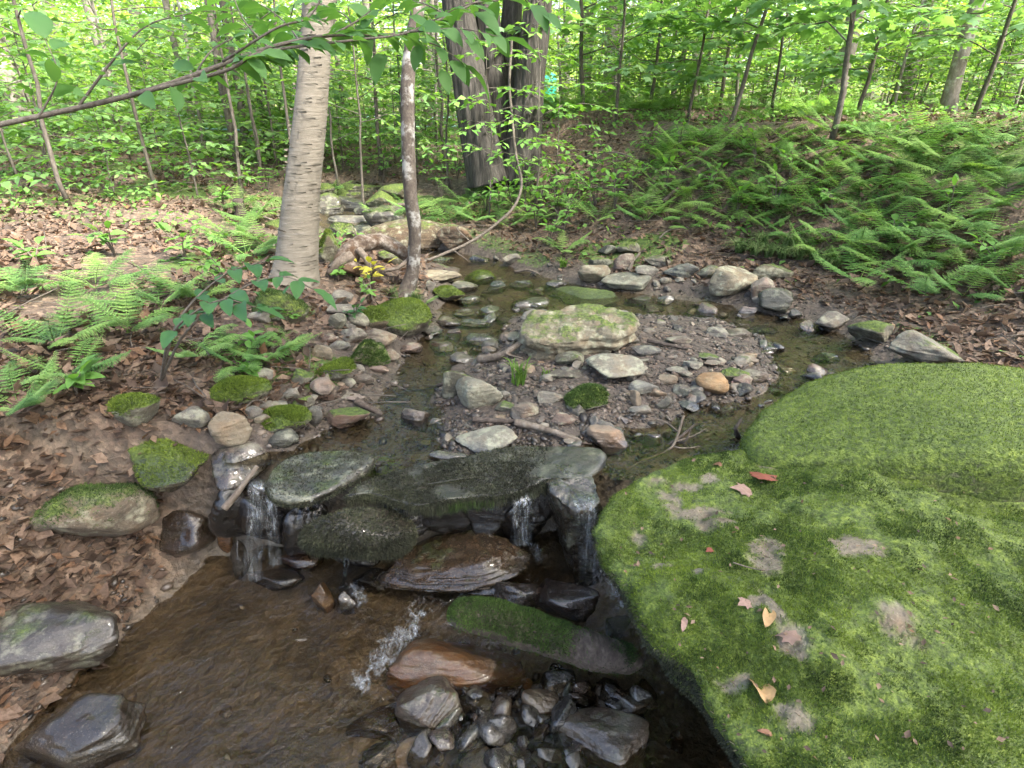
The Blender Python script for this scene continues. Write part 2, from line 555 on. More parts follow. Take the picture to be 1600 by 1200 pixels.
m = M('falling_water')
nn = m.noise(m.pos((130, 130, 2.5)), 1.0, 3, .6)
n2 = m.noise(m.pos((25, 25, 5)), 1.0, 3, .6)
t = m.n('BsdfTransparent', {'Color': (.94, .96, .97, 1)})
d = m.n('BsdfDiffuse', {'Color': (.66, .70, .73, 1)})
gl = m.n('BsdfGlossy', {'Roughness': .12, 'Normal': m.bump(nn, .8, .006)})
sh = m.n('MixShader', {0: .55, 1: d, 2: gl})
f = m.math('MULTIPLY', m.mr(nn, .44, .58), m.mr(n2, .40, .62, .12, .62))
f = m.math('MULTIPLY', f, m.n('SeparateColor', {0: m.vattr('mask')}, 0))
mx = m.n('MixShader', {0: m.math('ADD', f, .02), 1: t, 2: sh})
m.nt.links.new(mx, m.out.inputs[0]); MAT['fall'] = m.m

m = M('foam')
m.set(Base_Color=(.40, .42, .43, 1), Roughness=.4)
edge = m.n('SeparateColor', {0: m.vattr('mask')}, 0)
pp = m.pos((1.3, .8, 1), (0, 0, .7))
lace = m.math('ADD', m.math('MULTIPLY', m.noise(pp, 34, 5, .68, 1.2), .75), m.math('MULTIPLY', m.noise(pp, 190, 2), .25))
f = m.mr(m.math('ADD', lace, m.math('MULTIPLY', edge, .22)), .64, .86, 0, .55)
m.b.inputs['Normal'].default_value = (0, 0, 0)
m.set(Normal=m.bump(lace, .8, .012))
t = m.n('BsdfTransparent', {'Color': (1, 1, 1, 1)})
mx = m.n('MixShader', {0: f, 1: t, 2: m.b.outputs[0]})
m.nt.links.new(mx, m.out.inputs[0])
MAT['foam'] = m.m

# ---- moss blades
def blade_mat(name, a, b, c, trans=.25):
    m = M(name)
    r = island(m)
    big = m.noise(m.pos(), 7, 4)
    v = m.math('ADD', m.math('MULTIPLY', r, .5), m.math('MULTIPLY', m.mr(big, .3, .7), .5))
    col = m.ramp(v, [(.1, a), (.5, b), (.9, c)])
    m.set(Base_Color=col, Roughness=.7)
    m.b.inputs['Specular IOR Level'].default_value = .2
    tr = m.n('BsdfTranslucent', {'Color': col})
    mx = m.n('MixShader', {0: trans, 1: m.b.outputs[0], 2: tr})
    m.nt.links.new(mx, m.out.inputs[0])
    return m.m
MAT['moss'] = blade_mat('moss', (.025, .038, .008), (.095, .14, .018), (.20, .265, .035))
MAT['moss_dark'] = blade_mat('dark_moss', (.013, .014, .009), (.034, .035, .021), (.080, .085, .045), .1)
MAT['moss_log'] = blade_mat('log_moss', (.012, .022, .007), (.035, .062, .014), (.09, .15, .03), .15)
MAT['grass'] = blade_mat('grass', (.06, .12, .02), (.12, .22, .035), (.24, .34, .07), .4)
MAT['sedge'] = blade_mat('sedge', (.05, .085, .025), (.10, .16, .05), (.22, .25, .11), .35)

MAT['leaf_bg'] = leaf_mat('beech_leaves', (.075, .15, .05), (.145, .265, .085), (.26, .385, .12), .5)
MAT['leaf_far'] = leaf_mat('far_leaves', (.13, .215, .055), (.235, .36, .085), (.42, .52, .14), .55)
MAT['leaf_maple'] = leaf_mat('maple_leaves', (.095, .185, .085), (.16, .29, .13), (.26, .39, .17), .45)
MAT['leaf_near'] = leaf_mat('branch_leaves', (.055, .13, .04), (.09, .195, .06), (.16, .29, .085), .45, .45)
MAT['leaf_shrub'] = leaf_mat('shrub_leaves', (.025, .075, .026), (.045, .12, .04), (.08, .17, .05), .3, .4)
MAT['leaf_herb'] = leaf_mat('herb_leaves', (.07, .16, .035), (.12, .25, .055), (.20, .34, .08), .42)
MAT['leaf_yellow'] = leaf_mat('wilted_leaves', (.28, .26, .03), (.42, .38, .05), (.52, .46, .10), .4)
MAT['fern'] = leaf_mat('fern_fronds', (.10, .20, .06), (.17, .30, .09), (.27, .39, .12), .45, .5, .75)

m = M('dead_leaves')
r = island(m)
col = m.ramp(r, [(0, (.042, .027, .018)), (.3, (.09, .056, .036)), (.55, (.15, .096, .062)), (.8, (.225, .155, .105)), (1, (.15, .075, .035))])
col = m.mix(m.mr(m.noise(m.pos(), 120, 3), .4, .7), col, m.mix(1.0, col, (.6, .55, .5), 'MULTIPLY'))
m.set(Base_Color=col, Roughness=.75)
tr = m.n('BsdfTranslucent', {'Color': col})
mx = m.n('MixShader', {0: .25, 1: m.b.outputs[0], 2: tr}); m.nt.links.new(mx, m.out.inputs[0])
MAT['litter'] = m.m

def flat_leaf(name, c):
    m = M(name)
    n = m.noise(m.pos(), 90, 4)
    col = m.mix(n, (c[0] * .6, c[1] * .55, c[2] * .5), (min(1, c[0] * 1.25), min(1, c[1] * 1.25), min(1, c[2] * 1.25)))
    m.set(Base_Color=col, Roughness=.7, Normal=m.bump(n, .4, .004))
    return m.m
MAT['leaf_red'] = flat_leaf('red_leaf', (0.17, 0.045, 0.025))
MAT['leaf_tan'] = flat_leaf('tan_leaf', (0.27, 0.17, 0.075))
MAT['leaf_pink'] = flat_leaf('pale_pink_leaf', (0.19, 0.12, 0.095))
MAT['leaf_brown'] = flat_leaf('brown_leaf', (0.15, 0.07, 0.035))
MAT['leaf_gold'] = flat_leaf('gold_leaf', (0.35, 0.23, 0.03))

# ---- pebbles (one mesh)
m = M('pebbles')
r = island(m)
col = m.ramp(r, [(0, (.028, .022, .017)), (.3, (.058, .046, .035)), (.55, (.10, .079, .06)), (.75, (.12, .08, .055)), (.9, (.165, .13, .10)), (1, (.25, .205, .165))])
pos = m.pos()
n2 = m.noise(pos, 60, 4)
col = m.mix(m.mr(n2, .35, .65, 0, .5), col, m.mix(1.0, col, (.5, .47, .43), 'MULTIPLY'))
wetp = m.mr(m.n('SeparateXYZ', {0: m.n('NewGeometry')}, 2), .47, .52, 1, 0)
kk = m.mr(wetp, 0, 1, 1, .5)
col = m.mix(1.0, col, m.n('CombineColor', {0: kk, 1: kk, 2: kk}), 'MULTIPLY')
m.set(Base_Color=col, Roughness=m.mr(wetp, 0, 1, .85, .3), Normal=m.bump(n2, .4, .005))
MAT['pebbles'] = m.m

# ---- barks
def bark(name, stops, sc1, sc2, bstr, bdist, spots=None, detail=6):
    m = M(name)
    tc = m.n('TexCoord', out=3)
    p = m.n('Mapping', {'Vector': tc, 'Scale': sc1})
    p2 = m.n('Mapping', {'Vector': tc, 'Scale': sc2})
    a = m.noise(p, 1, detail, .65, .3); b = m.noise(p2, 1, 4, .6)
    v = m.math('ADD', m.math('MULTIPLY', a, .65), m.math('MULTIPLY', b, .35))
    col = m.ramp(v, stops)
    if spots:
        sc, lo, hi, c = spots
        col = m.mix(m.mr(m.noise(tc, sc, 5, .65), lo, hi), col, c)
    m.set(Base_Color=col, Roughness=.85, Normal=m.bump(a, bstr, bdist))
    m.b.inputs['Specular IOR Level'].default_value = .25
    return m.m
MAT['birch'] = bark('birch_bark', [(.22, (.06, .049, .037)), (.36, (.122, .105, .08)), (.55, (.168, .147, .115)), (.74, (.235, .212, .175))],
                    (9, 9, 80), (30, 30, 230), .7, .006, (7, .64, .74, (.10, .082, .06)))
MAT['bark_striped'] = bark('lichened_bark', [(.3, (.03, .023, .018)), (.5, (.075, .06, .048)), (.7, (.13, .112, .09))],
                           (40, 40, 22), (90, 90, 70), .5, .006, (11, .52, .62, (.26, .25, .225)))
MAT['bark_big'] = bark('furrowed_bark', [(.32, (.014, .012, .010)), (.46, (.042, .037, .031)), (.6, (.082, .073, .063)), (.75, (.13, .118, .103))],
                       (26, 26, 3.2), (70, 70, 14), 1.0, .04)
MAT['bark_grey'] = bark('grey_bark', [(.3, (.09, .075, .06)), (.5, (.19, .165, .14)), (.7, (.32, .29, .255))],
                        (14, 14, 7), (50, 50, 30), .6, .015, (5, .55, .68, (.38, .39, .34)))
MAT['bark_dark'] = bark('dark_bark', [(.3, (.04, .033, .026)), (.5, (.10, .085, .068)), (.7, (.19, .17, .14))],
                        (20, 20, 10), (60, 60, 40), .5, .01)
MAT['twig'] = bark('twig_bark', [(.3, (.05, .04, .03)), (.5, (.10, .083, .066)), (.7, (.17, .148, .12))], (60, 60, 30), (120, 120, 90), .4, .003)
MAT['deadwood'] = bark('dead_wood', [(.3, (.045, .033, .025)), (.5, (.12, .095, .073)), (.7, (.22, .188, .152))], (40, 9, 40), (90, 60, 90), .6, .006)
MAT['darkwood'] = bark('wet_dark_wood', [(.3, (.022, .016, .013)), (.5, (.06, .046, .037)), (.7, (.13, .105, .085))], (40, 12, 40), (90, 60, 90), .6, .006)
MAT['white_bark'] = bark('dead_birch_bark', [(.30, (.03, .02, .014)), (.45, (.085, .06, .042)), (.58, (.21, .18, .15)), (.75, (.36, .34, .30))],
                         (14, 30, 14), (50, 80, 50), 1.0, .02, (9, .46, .56, (.075, .045, .026)))
m = M('sap_tubing'); m.set(Base_Color=(.35, .60, .68, 1), Roughness=.35); MAT['tubing'] = m.m
m = M('teal_tank'); m.set(Base_Color=(.03, .32, .24, 1), Roughness=.4); MAT['teal'] = m.m

# ================================================================== GROUND
nx, ny = len(xs), len(ys)
ii, jj = np.meshgrid(np.arange(ny - 1), np.arange(nx - 1), indexing='ij')
a = ii * nx + jj
GF = np.stack([a, a + 1, a + nx + 1, a + nx], -1).reshape(-1, 4)
dw = gz - gm['wl']
lit = sm(gm['d'], 0.05, .22) * gm['t']
lit = np.maximum(lit, sm(gm['dl'], .0, .08) * (1 - gm['t']))
grav = sm(-gm['db'], -.05, .06) * (gm['d'] < 0) * gm['t']
grav = np.maximum(grav, sm(gm['d'], -.05, .02) * (1 - sm(gm['d'], .10, .45)) * gm['t'] * .9)
grav = np.maximum(grav, .55 * (gm['d'] < 0) * gm['t'] * sm(fbm(np.stack([gx, gy, 0 * gx], -1) * 3, 44, 3), -.4, .3))
pn = fbm(np.stack([gx, gy, 0 * gx], -1) * 1.1, 77, 4)
mossm = sm(pn, .12, .35) * lit * .8
mossm = np.maximum(mossm, sm(gm['d'], .0, .05) * (1 - sm(gm['d'], .2, .5)) * (gy > 4.6) * (gx < .3) * .55)
mossm = np.maximum(mossm, .85 * sm(gy, 8, 13) * sm(pn, -.35, .1))
_aq = P(600, 700, ZU)
mossm = np.maximum(mossm, .62 * np.exp(-(((gx - _aq[0]) / .13) ** 2 + ((gy - _aq[1] + .03) / .16) ** 2)) * (gm['d'] < 0) * gm['t'])
mask = np.stack([lit, grav, mossm, np.ones_like(lit)], -1)
ground = obj('ground', np.stack([gx, gy, gz], -1), GF, MAT['ground'], attr=mask)
tag(ground, kind='structure')

# ================================================================== WATER
def water_grid(x0, x1, y0, y1, step, level, keep):
    X = np.arange(x0, x1, step); Y = np.arange(y0, y1, step)
    A, B = np.meshgrid(X, Y); x, y = A.ravel(), B.ravel()
    zt, q = terrain(x, y, True)
    w = level(x, y, q)
    k = keep(x, y, q, zt, w)
    n = len(X)
    ii, jj = np.meshgrid(np.arange(len(Y) - 1), np.arange(n - 1), indexing='ij')
    a = (ii * n + jj).ravel()
    F = np.stack([a, a + 1, a + n + 1, a + n], -1)
    F = F[k[F].any(1)]
    used = np.unique(F); mp = np.full(len(x), -1); mp[used] = np.arange(len(used))
    return np.stack([x, y, w], -1)[used], mp[F]

V, F = water_grid(-3.2, 3.6, 1.5, 9.6, .03,
                  lambda x, y, q: q['wl'] + .004 * fbm(np.stack([x, y, 0 * x], -1) * 9, 5, 2) + .016 * fbm(np.stack([x, y, 0 * x], -1) * 9, 9, 3) * sm(x, .6, 1.3),
                  lambda x, y, q, zt, w: (zt < w + .012) & (q['d'] < .06) & (y > ledge_y(x) - .04))
up_water = obj('creek_water', V, F, MAT['water'])
tag(up_water, kind='structure')

def low_level(x, y, q):
    p = np.stack([x, y, 0 * x], -1)
    steep = sm(y + .35 * x, 1.12, 1.75)
    return .005 + .10 * steep + (.010 + .028 * steep) * fbm(p * np.array([7, 5, 1]), 31, 3) + .004 * fbm(p * 30, 33, 2)
V, F = water_grid(-1.9, 2.1, -3.0, 1.86, .022, low_level, lambda x, y, q, zt, w: (zt < w + .03) & (q['dl'] < .25))
low_water = obj('pool_water', V, F, MAT['water_low'])
tag(low_water, kind='structure')

# ================================================================== ROCK BUILDERS
def rock_shape(seed, sub=4, planes=13, sharp=18, rough=.085, strata=.05):
    rng = np.random.default_rng(seed)
    D, F = ico(sub)
    Nn = rng.normal(size=(planes, 3)); Nn /= np.linalg.norm(Nn, axis=1)[:, None]
    h = rng.uniform(.86 if sharp < 8 else .55, 1.0, planes)
    q = np.maximum(D @ Nn.T, 0) / h
    q = np.concatenate([q, np.full((len(D), 1), .82)], 1)
    r = np.sum(q ** sharp, 1) ** (-1 / sharp)
    V = D * r[:, None]
    V = V + D * (rough * fbm(V * 2.2, seed, 5, .55))[:, None]
    ax = rng.normal(size=3) * .25 + np.array([0, 0, 1.0]); ax /= np.linalg.norm(ax)
    t = V @ ax
    lay = fbm(np.stack([t * 9 + .6 * fbm(V * 2, seed + 3, 2), V[:, 0] * .6, V[:, 1] * .6], -1), seed + 9, 3)
    V = V + (V - ax * t[:, None]) * (strata * lay)[:, None]
    lo, hi = V.min(0), V.max(0)
    return (V - (lo + hi) / 2) / ((hi - lo) / 2), F

def rock_props(o, tint, moss=0, wet=0, lichen=.4, wl=None):
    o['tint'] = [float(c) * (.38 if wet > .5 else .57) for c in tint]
    o['moss'] = float(moss); o['wet'] = float(wet); o['lichen'] = float(lichen)
    o['wl'] = float(-9 if wl is None else wl)

def rz(a):
    c, s = math.cos(a), math.sin(a)
    return np.array([[c, -s, 0], [s, c, 0], [0, 0, 1]])
def eul(x, y, z):
    return np.array(Euler((x, y, z)).to_matrix())

GREY = (.23, .215, .195); PALE = (.36, .335, .29); TAN = (.34, .275, .205); PINK = (.30, .215, .185)
BROWN = (.17, .115, .08); DARK = (.085, .08, .077); ORANGE = (.42, .235, .11); GREEN = (.20, .205, .165); BLUE = (.15, .165, .175)
_seed = [100]
def rock(px, py, w, h, label, tint=GREY, moss=0, wet=0, lichen=.5, dep=.75, tilt=(0, 0), yaw=None, sub=5, sharp=17, sink=.18,
         z=None, planes=12, name='rock', cat='rock', group=None, seed=None, rough=.085, strata=.05, wl=None, moss_n=0, zbase=None):
    _seed[0] += 1
    sd = seed or _seed[0]
    rng = np.random.default_rng(sd)
    c = ground_hit(px, py) if zbase is None else P(px, py, zbase + .05)
    for _ in range(3):
        s = mpp(c)
        W = w * s; Hs = h * s
        a = math.atan2(CAM_H - c[2], c[1])
        Dd = dep * W
        if Dd * math.sin(a) > Hs * .85: Dd = Hs * .85 / math.sin(a)
        Hh = math.sqrt(max(Hs ** 2 - (Dd * math.sin(a)) ** 2, (.22 * Hs) ** 2)) / math.cos(a)
        lift = Hh * (.5 - sink)
        c = ground_hit(px, py, lift) if zbase is None else P(px, py, zbase + lift)
    V, F = rock_shape(sd, sub, planes, sharp, rough, strata)
    V = V * np.array([W / 2, Dd / 2, Hh / 2 * (1 + 0)])
    V = V @ eul(tilt[0], tilt[1], 0).T
    if yaw is not None: V = V @ rz(yaw).T
    o = obj(name, V, F, MAT['rock'], loc=tuple(c))
    tag(o, label, cat, group)
    rock_props(o, tint, moss, wet, lichen, (ZU + .012 if c[1] > 1.7 else None) if wl is None else wl)
    if moss_n:
        moss_cover(o, V, F, moss_n, rng, 'moss' if sd % 3 else 'moss_log')
    return o

BL_V = np.array([(-.18, 0, 0), (.18, 0, 0), (.10, .06, .55), (-.10, .06, .55), (0, .28, 1.0)])
BL_F = np.array([(0, 1, 2), (0, 2, 3), (3, 2, 4)])
def sample_surface(V, F, n, rng, wfun=None):
    T = V[tri(F)]
    cr = np.cross(T[:, 1] - T[:, 0], T[:, 2] - T[:, 0])
    A = np.linalg.norm(cr, axis=1) / 2
    Nn = cr / (2 * A[:, None] + 1e-15)
    w = A.copy()
    if wfun is not None: w = w * wfun(T.mean(1), Nn)
    w = w / w.sum()
    k = rng.choice(len(T), n, p=w)
    u, v = rng.random(n), rng.random(n)
    fl = u + v > 1
    u[fl], v[fl] = 1 - u[fl], 1 - v[fl]
    p = T[k, 0] + u[:, None] * (T[k, 1] - T[k, 0]) + v[:, None] * (T[k, 2] - T[k, 0])
    return p, Nn[k]

def moss_cover(o, V, F, n, rng, mat='moss', size=(.006, .013), wfun=None, name='moss', droop=0.0, lean=.55):
    base = np.array(o.location)
    if wfun is None:
        def wfun(c, nn):
            q = fbm((c + base) * 9, 5, 3)
            return sm(nn[:, 2] * .8 + q * .8, .15, .75) + .0001
    p, nn = sample_surface(V, F, n, rng, wfun)
    nn = nn + rng.normal(size=nn.shape) * lean
    nn[:, 2] += .3 - droop
    Mx = rot_align(nn, rng)
    sz = rng.uniform(size[0], size[1], n)
    vv, ff = scatter(BL_V, BL_F, p - np.array([0, 0, .0015]), Mx, np.stack([sz * .75, sz, sz], -1))
    k = obj(name, vv, ff, MAT[mat], o)
    tag(k, kind='stuff')
    return k

def slab(name, outline, ztop, thick, label, tint, seed=1, edge=.05, moss=0, wet=0, lichen=.4, under=.12, lin=.65, cat='rock', rough=.02, wl=None, nr=34, bottom_in=.75, ns=180, nf=5, layer=0.0):
    """boulder with a chosen plan outline. ztop(x,y) gives the top, edge the rounding; sides run down to top - thick."""
    pg = np.asarray(outline, dtype=np.float64)
    Q = spline(np.vstack([pg, pg[:1]]), ns + 1)[:-1]
    c = Q.mean(0)
    V = []
    ts = np.linspace(0.03, 1, nr)
    for t in ts:
        xy = c + (Q - c) * t
        dist = np.linalg.norm((Q - xy), axis=1)
        e = np.clip(dist / edge, 0, 1)
        zz = np.array([ztop(a, b) for a, b in xy]) - edge * (1 - np.sqrt(1 - (1 - e) ** 2)) * .9
        V.append(np.column_stack([xy, zz]))
    zl = V[-1][:, 2]
    for k, t in enumerate(np.linspace(0, 1, 16)[1:]):
        s = 1 + .012 * math.sin(t * 3.1) - under * (lin * t + (1 - lin) * t * t)
        xy = c + (Q - c) * s
        V.append(np.column_stack([xy, zl - (thick - edge) * t]))
    last = V[-1]
    xy = c + (last[:, :2] - c) * bottom_in
    V.append(np.column_stack([xy, last[:, 2] - .01]))
    n = ns
    V = np.vstack(V + [np.array([[c[0], c[1], ztop(*c)]]), np.array([[c[0], c[1], last[:, 2].mean() - .01]])])
    rows = (len(V) - 2) // n
    ii, jj = np.meshgrid(np.arange(rows - 1), np.arange(n), indexing='ij')
    a = ii * n + jj; b = ii * n + (jj + 1) % n
    F = tri(np.stack([a, a + n, b + n, b], -1).reshape(-1, 4))
    j = np.arange(n); k2 = (j + 1) % n
    F = np.concatenate([F, np.stack([np.full(n, rows * n), j, k2], -1), np.stack([np.full(n, rows * n + 1), (rows - 1) * n + k2, (rows - 1) * n + j], -1)])
    # make the winding outward
    T = V[F]; vol = np.einsum('ij,ij->i', T[:, 0], np.cross(T[:, 1], T[:, 2])).sum()
    if vol < 0: F = F[:, ::-1]
    nrm = np.zeros_like(V); cr = np.cross(T[:, 1] - T[:, 0], T[:, 2] - T[:, 0]) * (1 if vol >= 0 else -1)
    for i in range(3): np.add.at(nrm, F[:, i], cr)
    nrm /= np.linalg.norm(nrm, axis=1)[:, None] + 1e-12
    V = V + nrm * (rough * fbm(V * nf, seed, 5, .55))[:, None]
    if layer:
        lay_ = fbm(np.column_stack([V[:, 0] * 2.5, V[:, 1] * 2.5, V[:, 2] * 34 + V[:, 0] * 3]), seed + 4, 3)
        V[:, :2] += (V[:, :2] - c) * (layer * lay_ * (1 - np.clip(nrm[:, 2], 0, 1)))[:, None]
        V[:, 2] += .5 * layer * np.round(4 * fbm(V * np.array([5, 5, 1]), seed + 8, 2)) / 4 * .12 * np.clip(nrm[:, 2], 0, 1)
    loc = np.array([c[0], c[1], V[:, 2].min()])
    V = V - loc
    o = obj(name, V, F, MAT['rock'], loc=tuple(loc))
    tag(o, label, cat)
    rock_props(o, tint, moss, wet, lichen, wl)
    return o, V, F

# ================================================================== LARGE BOULDERS AND LEDGE SLABS
RNG = np.random.default_rng(5)
# the big moss boulder at lower right
def PL(pts, z):
    return np.array([P(x, y, z)[:2] for x, y in pts])
bo = PL([(925, 812), (960, 762), (1020, 727), (1100, 706), (1180, 698), (1260, 690), (1380, 690), (1520, 700), (1700, 740), (1850, 900), (1800, 1100),
         (1650, 1250), (1450, 1330), (1300, 1330), (1225, 1265), (1165, 1180), (1103, 1090), (1056, 1018), (1012, 958), (970, 895), (936, 850)], .60)
_bq = P(1130, 860, .6)
def bo_top(x, y):
    return .585 + .025 * math.exp(-(((x - _bq[0] - .2) / .5) ** 2 + ((y - _bq[1] + .1) / .6) ** 2)) + .02 * math.sin(6 * x + 1) * math.sin(5 * y) + .05 * (x - .5) * (x < 1.2)
big, bV, bF = slab('moss_boulder', bo, bo_top, .60, 'huge moss covered boulder filling the lower right corner', (.26, .215, .175), 11, edge=.032, moss=1.4, lichen=.2, under=.78, lin=1.0, cat='boulder', rough=.045, nr=70, ns=340)
bloc = np.array(big.location)
bare = [(P(1050, 765, .62), .035, .06), (P(1100, 785, .63), .075, .035), (P(1120, 810, .63), .05, .035), (P(1075, 745, .62), .05, .02), (P(1195, 865, .63), .04, .06), (P(1030, 738, .62), .035, .018), (P(1212, 728, .6), .05, .02), (P(1110, 745, .6), .03, .02), (P(1205, 960, .62), .015, .06), (P(1235, 1010, .62), .03, .04), (P(1000, 830, .6), .02, .03), (P(1035, 885, .6), .025, .02), (P(1150, 1060, .6), .03, .02), (P(1180, 960, .6), .025, .02), (P(1090, 900, .6), .02, .02), (P(1330, 860, .62), .06, .04), (P(1400, 980, .62), .05, .05), (P(1240, 1130, .6), .03, .03)]
def bare_mask(w):
    f = np.zeros(len(w))
    for q, rx, ry in bare:
        n = fbm(w * 30, 12, 5, .65) * 1.9
        f = np.maximum(f, .95 * (1 - sm(((w[:, 0] - q[0]) / rx) ** 2 + ((w[:, 1] - q[1]) / ry) ** 2 + n, .2, 1.5)))
    return f
bm_ = bare_mask(bV + bloc)
ca = big.data.color_attributes.new('mask', 'FLOAT_COLOR', 'POINT')
ca.data.foreach_set('color', np.repeat(bm_[:, None], 4, 1).astype(np.float32).ravel())
def boss_w(c, nn):
    w = c + bloc
    f = sm(nn[:, 2] * .9 + .55 * fbm(w * 8, 5, 4), .0, .35)
    for q, rx, ry in bare:
        n = fbm(w * 30, 12, 5, .65) * 1.9
        e = ((w[:, 0] - q[0]) / rx) ** 2 + ((w[:, 1] - q[1]) / ry) ** 2
        f = f * (.06 + .94 * sm(e + n, .3, 1.7))
    f = f * (.12 + .88 * sm(fbm(w * 12, 9, 4), -.35, .1))
    dist = np.linalg.norm(w - C0, axis=1)
    return f * (w[:, 0] < 1.5) / dist ** 2 + 1e-6
moss_cover(big, bV, bF, 170000, RNG, 'moss', (.0035, .0085), boss_w)
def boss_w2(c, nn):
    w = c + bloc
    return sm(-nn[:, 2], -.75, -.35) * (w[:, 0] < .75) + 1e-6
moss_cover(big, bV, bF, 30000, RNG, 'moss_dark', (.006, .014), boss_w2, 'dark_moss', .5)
def boss_w3(c, nn):
    w = c + bloc
    return boss_w(c, nn) * sm(fbm(w * 7, 19, 5, .6), -.08, .22) + 1e-9
moss_cover(big, bV, bF, 60000, RNG, 'moss_log', (.004, .010), boss_w3, 'dull_moss')

b2 = PL([(1158, 676), (1180, 648), (1240, 626), (1330, 612), (1450, 606), (1600, 618), (1720, 660), (1720, 760), (1500, 765), (1260, 735), (1172, 712)], .62)
o, V, F = slab('moss_boulder', b2, lambda x, y: .66 + .10 * min(1.0, max(0.0, x - .75)) + .02 * math.sin(6 * x), .35, 'smaller green moss boulder stepping up behind the huge one', (.25, .22, .18), 13, edge=.06, moss=1.1, under=.25, cat='boulder', nr=30)
l2 = np.array(o.location)
moss_cover(o, V, F, 30000, RNG, 'moss', (.005, .011), lambda c, nn: sm(nn[:, 2] + .5 * fbm((c + l2) * 8, 3, 3), -.3, .2) * (np.linalg.norm(c + l2 - C0, axis=1) < 9) + 1e-6)

# ledge slabs
s1 = PL([(412, 752), (432, 722), (470, 705), (530, 700), (582, 710), (576, 728), (545, 748), (512, 768), (470, 780), (428, 774)], .49)
o, V, F = slab('ledge_slab', s1, lambda x, y: .495 + .03 * (x + .55), .045, 'dark mossy flat slab at the left lip of the ledge', (.19, .18, .15), 21, edge=.025, moss=.3, wet=.6, lichen=.8, under=.10, rough=.014)
l3 = np.array(o.location)
moss_cover(o, V, F, 14000, RNG, 'moss_dark', (.005, .012), lambda c, nn: sm(-(c[:, 0] + l3[0]) + .5 * fbm((c + l3) * 9, 4, 3), .30, .65) + .8 * (nn[:, 2] < .2) + 1e-6, 'dark_moss', .7)

s2 = PL([(538, 768), (565, 748), (640, 728), (720, 714), (800, 703), (890, 700), (940, 704), (946, 722), (915, 742), (862, 744), (838, 752), (790, 764), (715, 770), (652, 782), (618, 776), (575, 764)], .48)
_sq = P(740, 800, .47)
def s2_top(x, y):
    t = float(np.clip((y - 1.60) / .2, 0, 1))
    return .462 + .03 * t
o, V, F = slab('ledge_slab', s2, s2_top, .045, 'long dark slab with shaggy moss fringe forming the ledge lip', (.13, .12, .10), 23, edge=.016, moss=.2, wet=.6, lichen=.3, under=.25, rough=.012, ns=260)
l4 = np.array(o.location)
def fr_w(c, nn):
    w = c + l4
    top = sm(nn[:, 2], .3, .7) * sm(fbm(w * 10, 6, 3), -.6, .0) * (.5 + .7 * (w[:, 1] < 1.74)) * (w[:, 0] < .13)
    front = 1.6 * sm(-nn[:, 1], .25, .6) * (w[:, 0] < .2)
    return top + front + 1e-6
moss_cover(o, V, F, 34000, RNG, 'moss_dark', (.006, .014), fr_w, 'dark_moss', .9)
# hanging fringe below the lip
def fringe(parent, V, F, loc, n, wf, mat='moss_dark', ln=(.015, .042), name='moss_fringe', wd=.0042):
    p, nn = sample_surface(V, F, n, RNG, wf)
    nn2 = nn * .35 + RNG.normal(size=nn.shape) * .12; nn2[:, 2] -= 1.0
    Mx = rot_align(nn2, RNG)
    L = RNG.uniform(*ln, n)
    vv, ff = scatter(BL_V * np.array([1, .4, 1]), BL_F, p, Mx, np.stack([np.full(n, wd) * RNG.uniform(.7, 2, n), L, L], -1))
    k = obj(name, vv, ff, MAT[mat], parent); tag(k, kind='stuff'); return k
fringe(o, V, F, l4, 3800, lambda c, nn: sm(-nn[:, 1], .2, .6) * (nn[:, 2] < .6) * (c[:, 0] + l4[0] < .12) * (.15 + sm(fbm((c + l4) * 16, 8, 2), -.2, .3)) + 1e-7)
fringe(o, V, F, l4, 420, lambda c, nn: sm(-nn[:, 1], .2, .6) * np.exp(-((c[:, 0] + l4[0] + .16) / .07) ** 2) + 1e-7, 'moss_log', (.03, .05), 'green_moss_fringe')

# rounded shaggy rock tucked under the slabs
def under_rock():
    V, F = rock_shape(31, 6, 10, 16, .04, .02)
    c = PY(560, 826, 1.49)
    s = mpp(c)
    V = V * np.array([84 * s, .10, .088])
    V[:, 0] *= 1 - .28 * np.clip(V[:, 2] / .115, -1, 1)
    V = V @ eul(.1, .06, .1).T
    o = obj('rock', V, F, MAT['rock'], loc=tuple(c))
    tag(o, 'rounded rock coated in shaggy dark moss under the ledge slabs', 'rock')
    rock_props(o, (.10, .08, .06), .1, .5, .1)
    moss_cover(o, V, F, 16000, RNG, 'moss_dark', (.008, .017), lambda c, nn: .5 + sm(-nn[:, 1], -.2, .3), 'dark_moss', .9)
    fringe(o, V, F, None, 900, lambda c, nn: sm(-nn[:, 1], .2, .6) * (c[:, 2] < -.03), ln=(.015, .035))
under_rock()

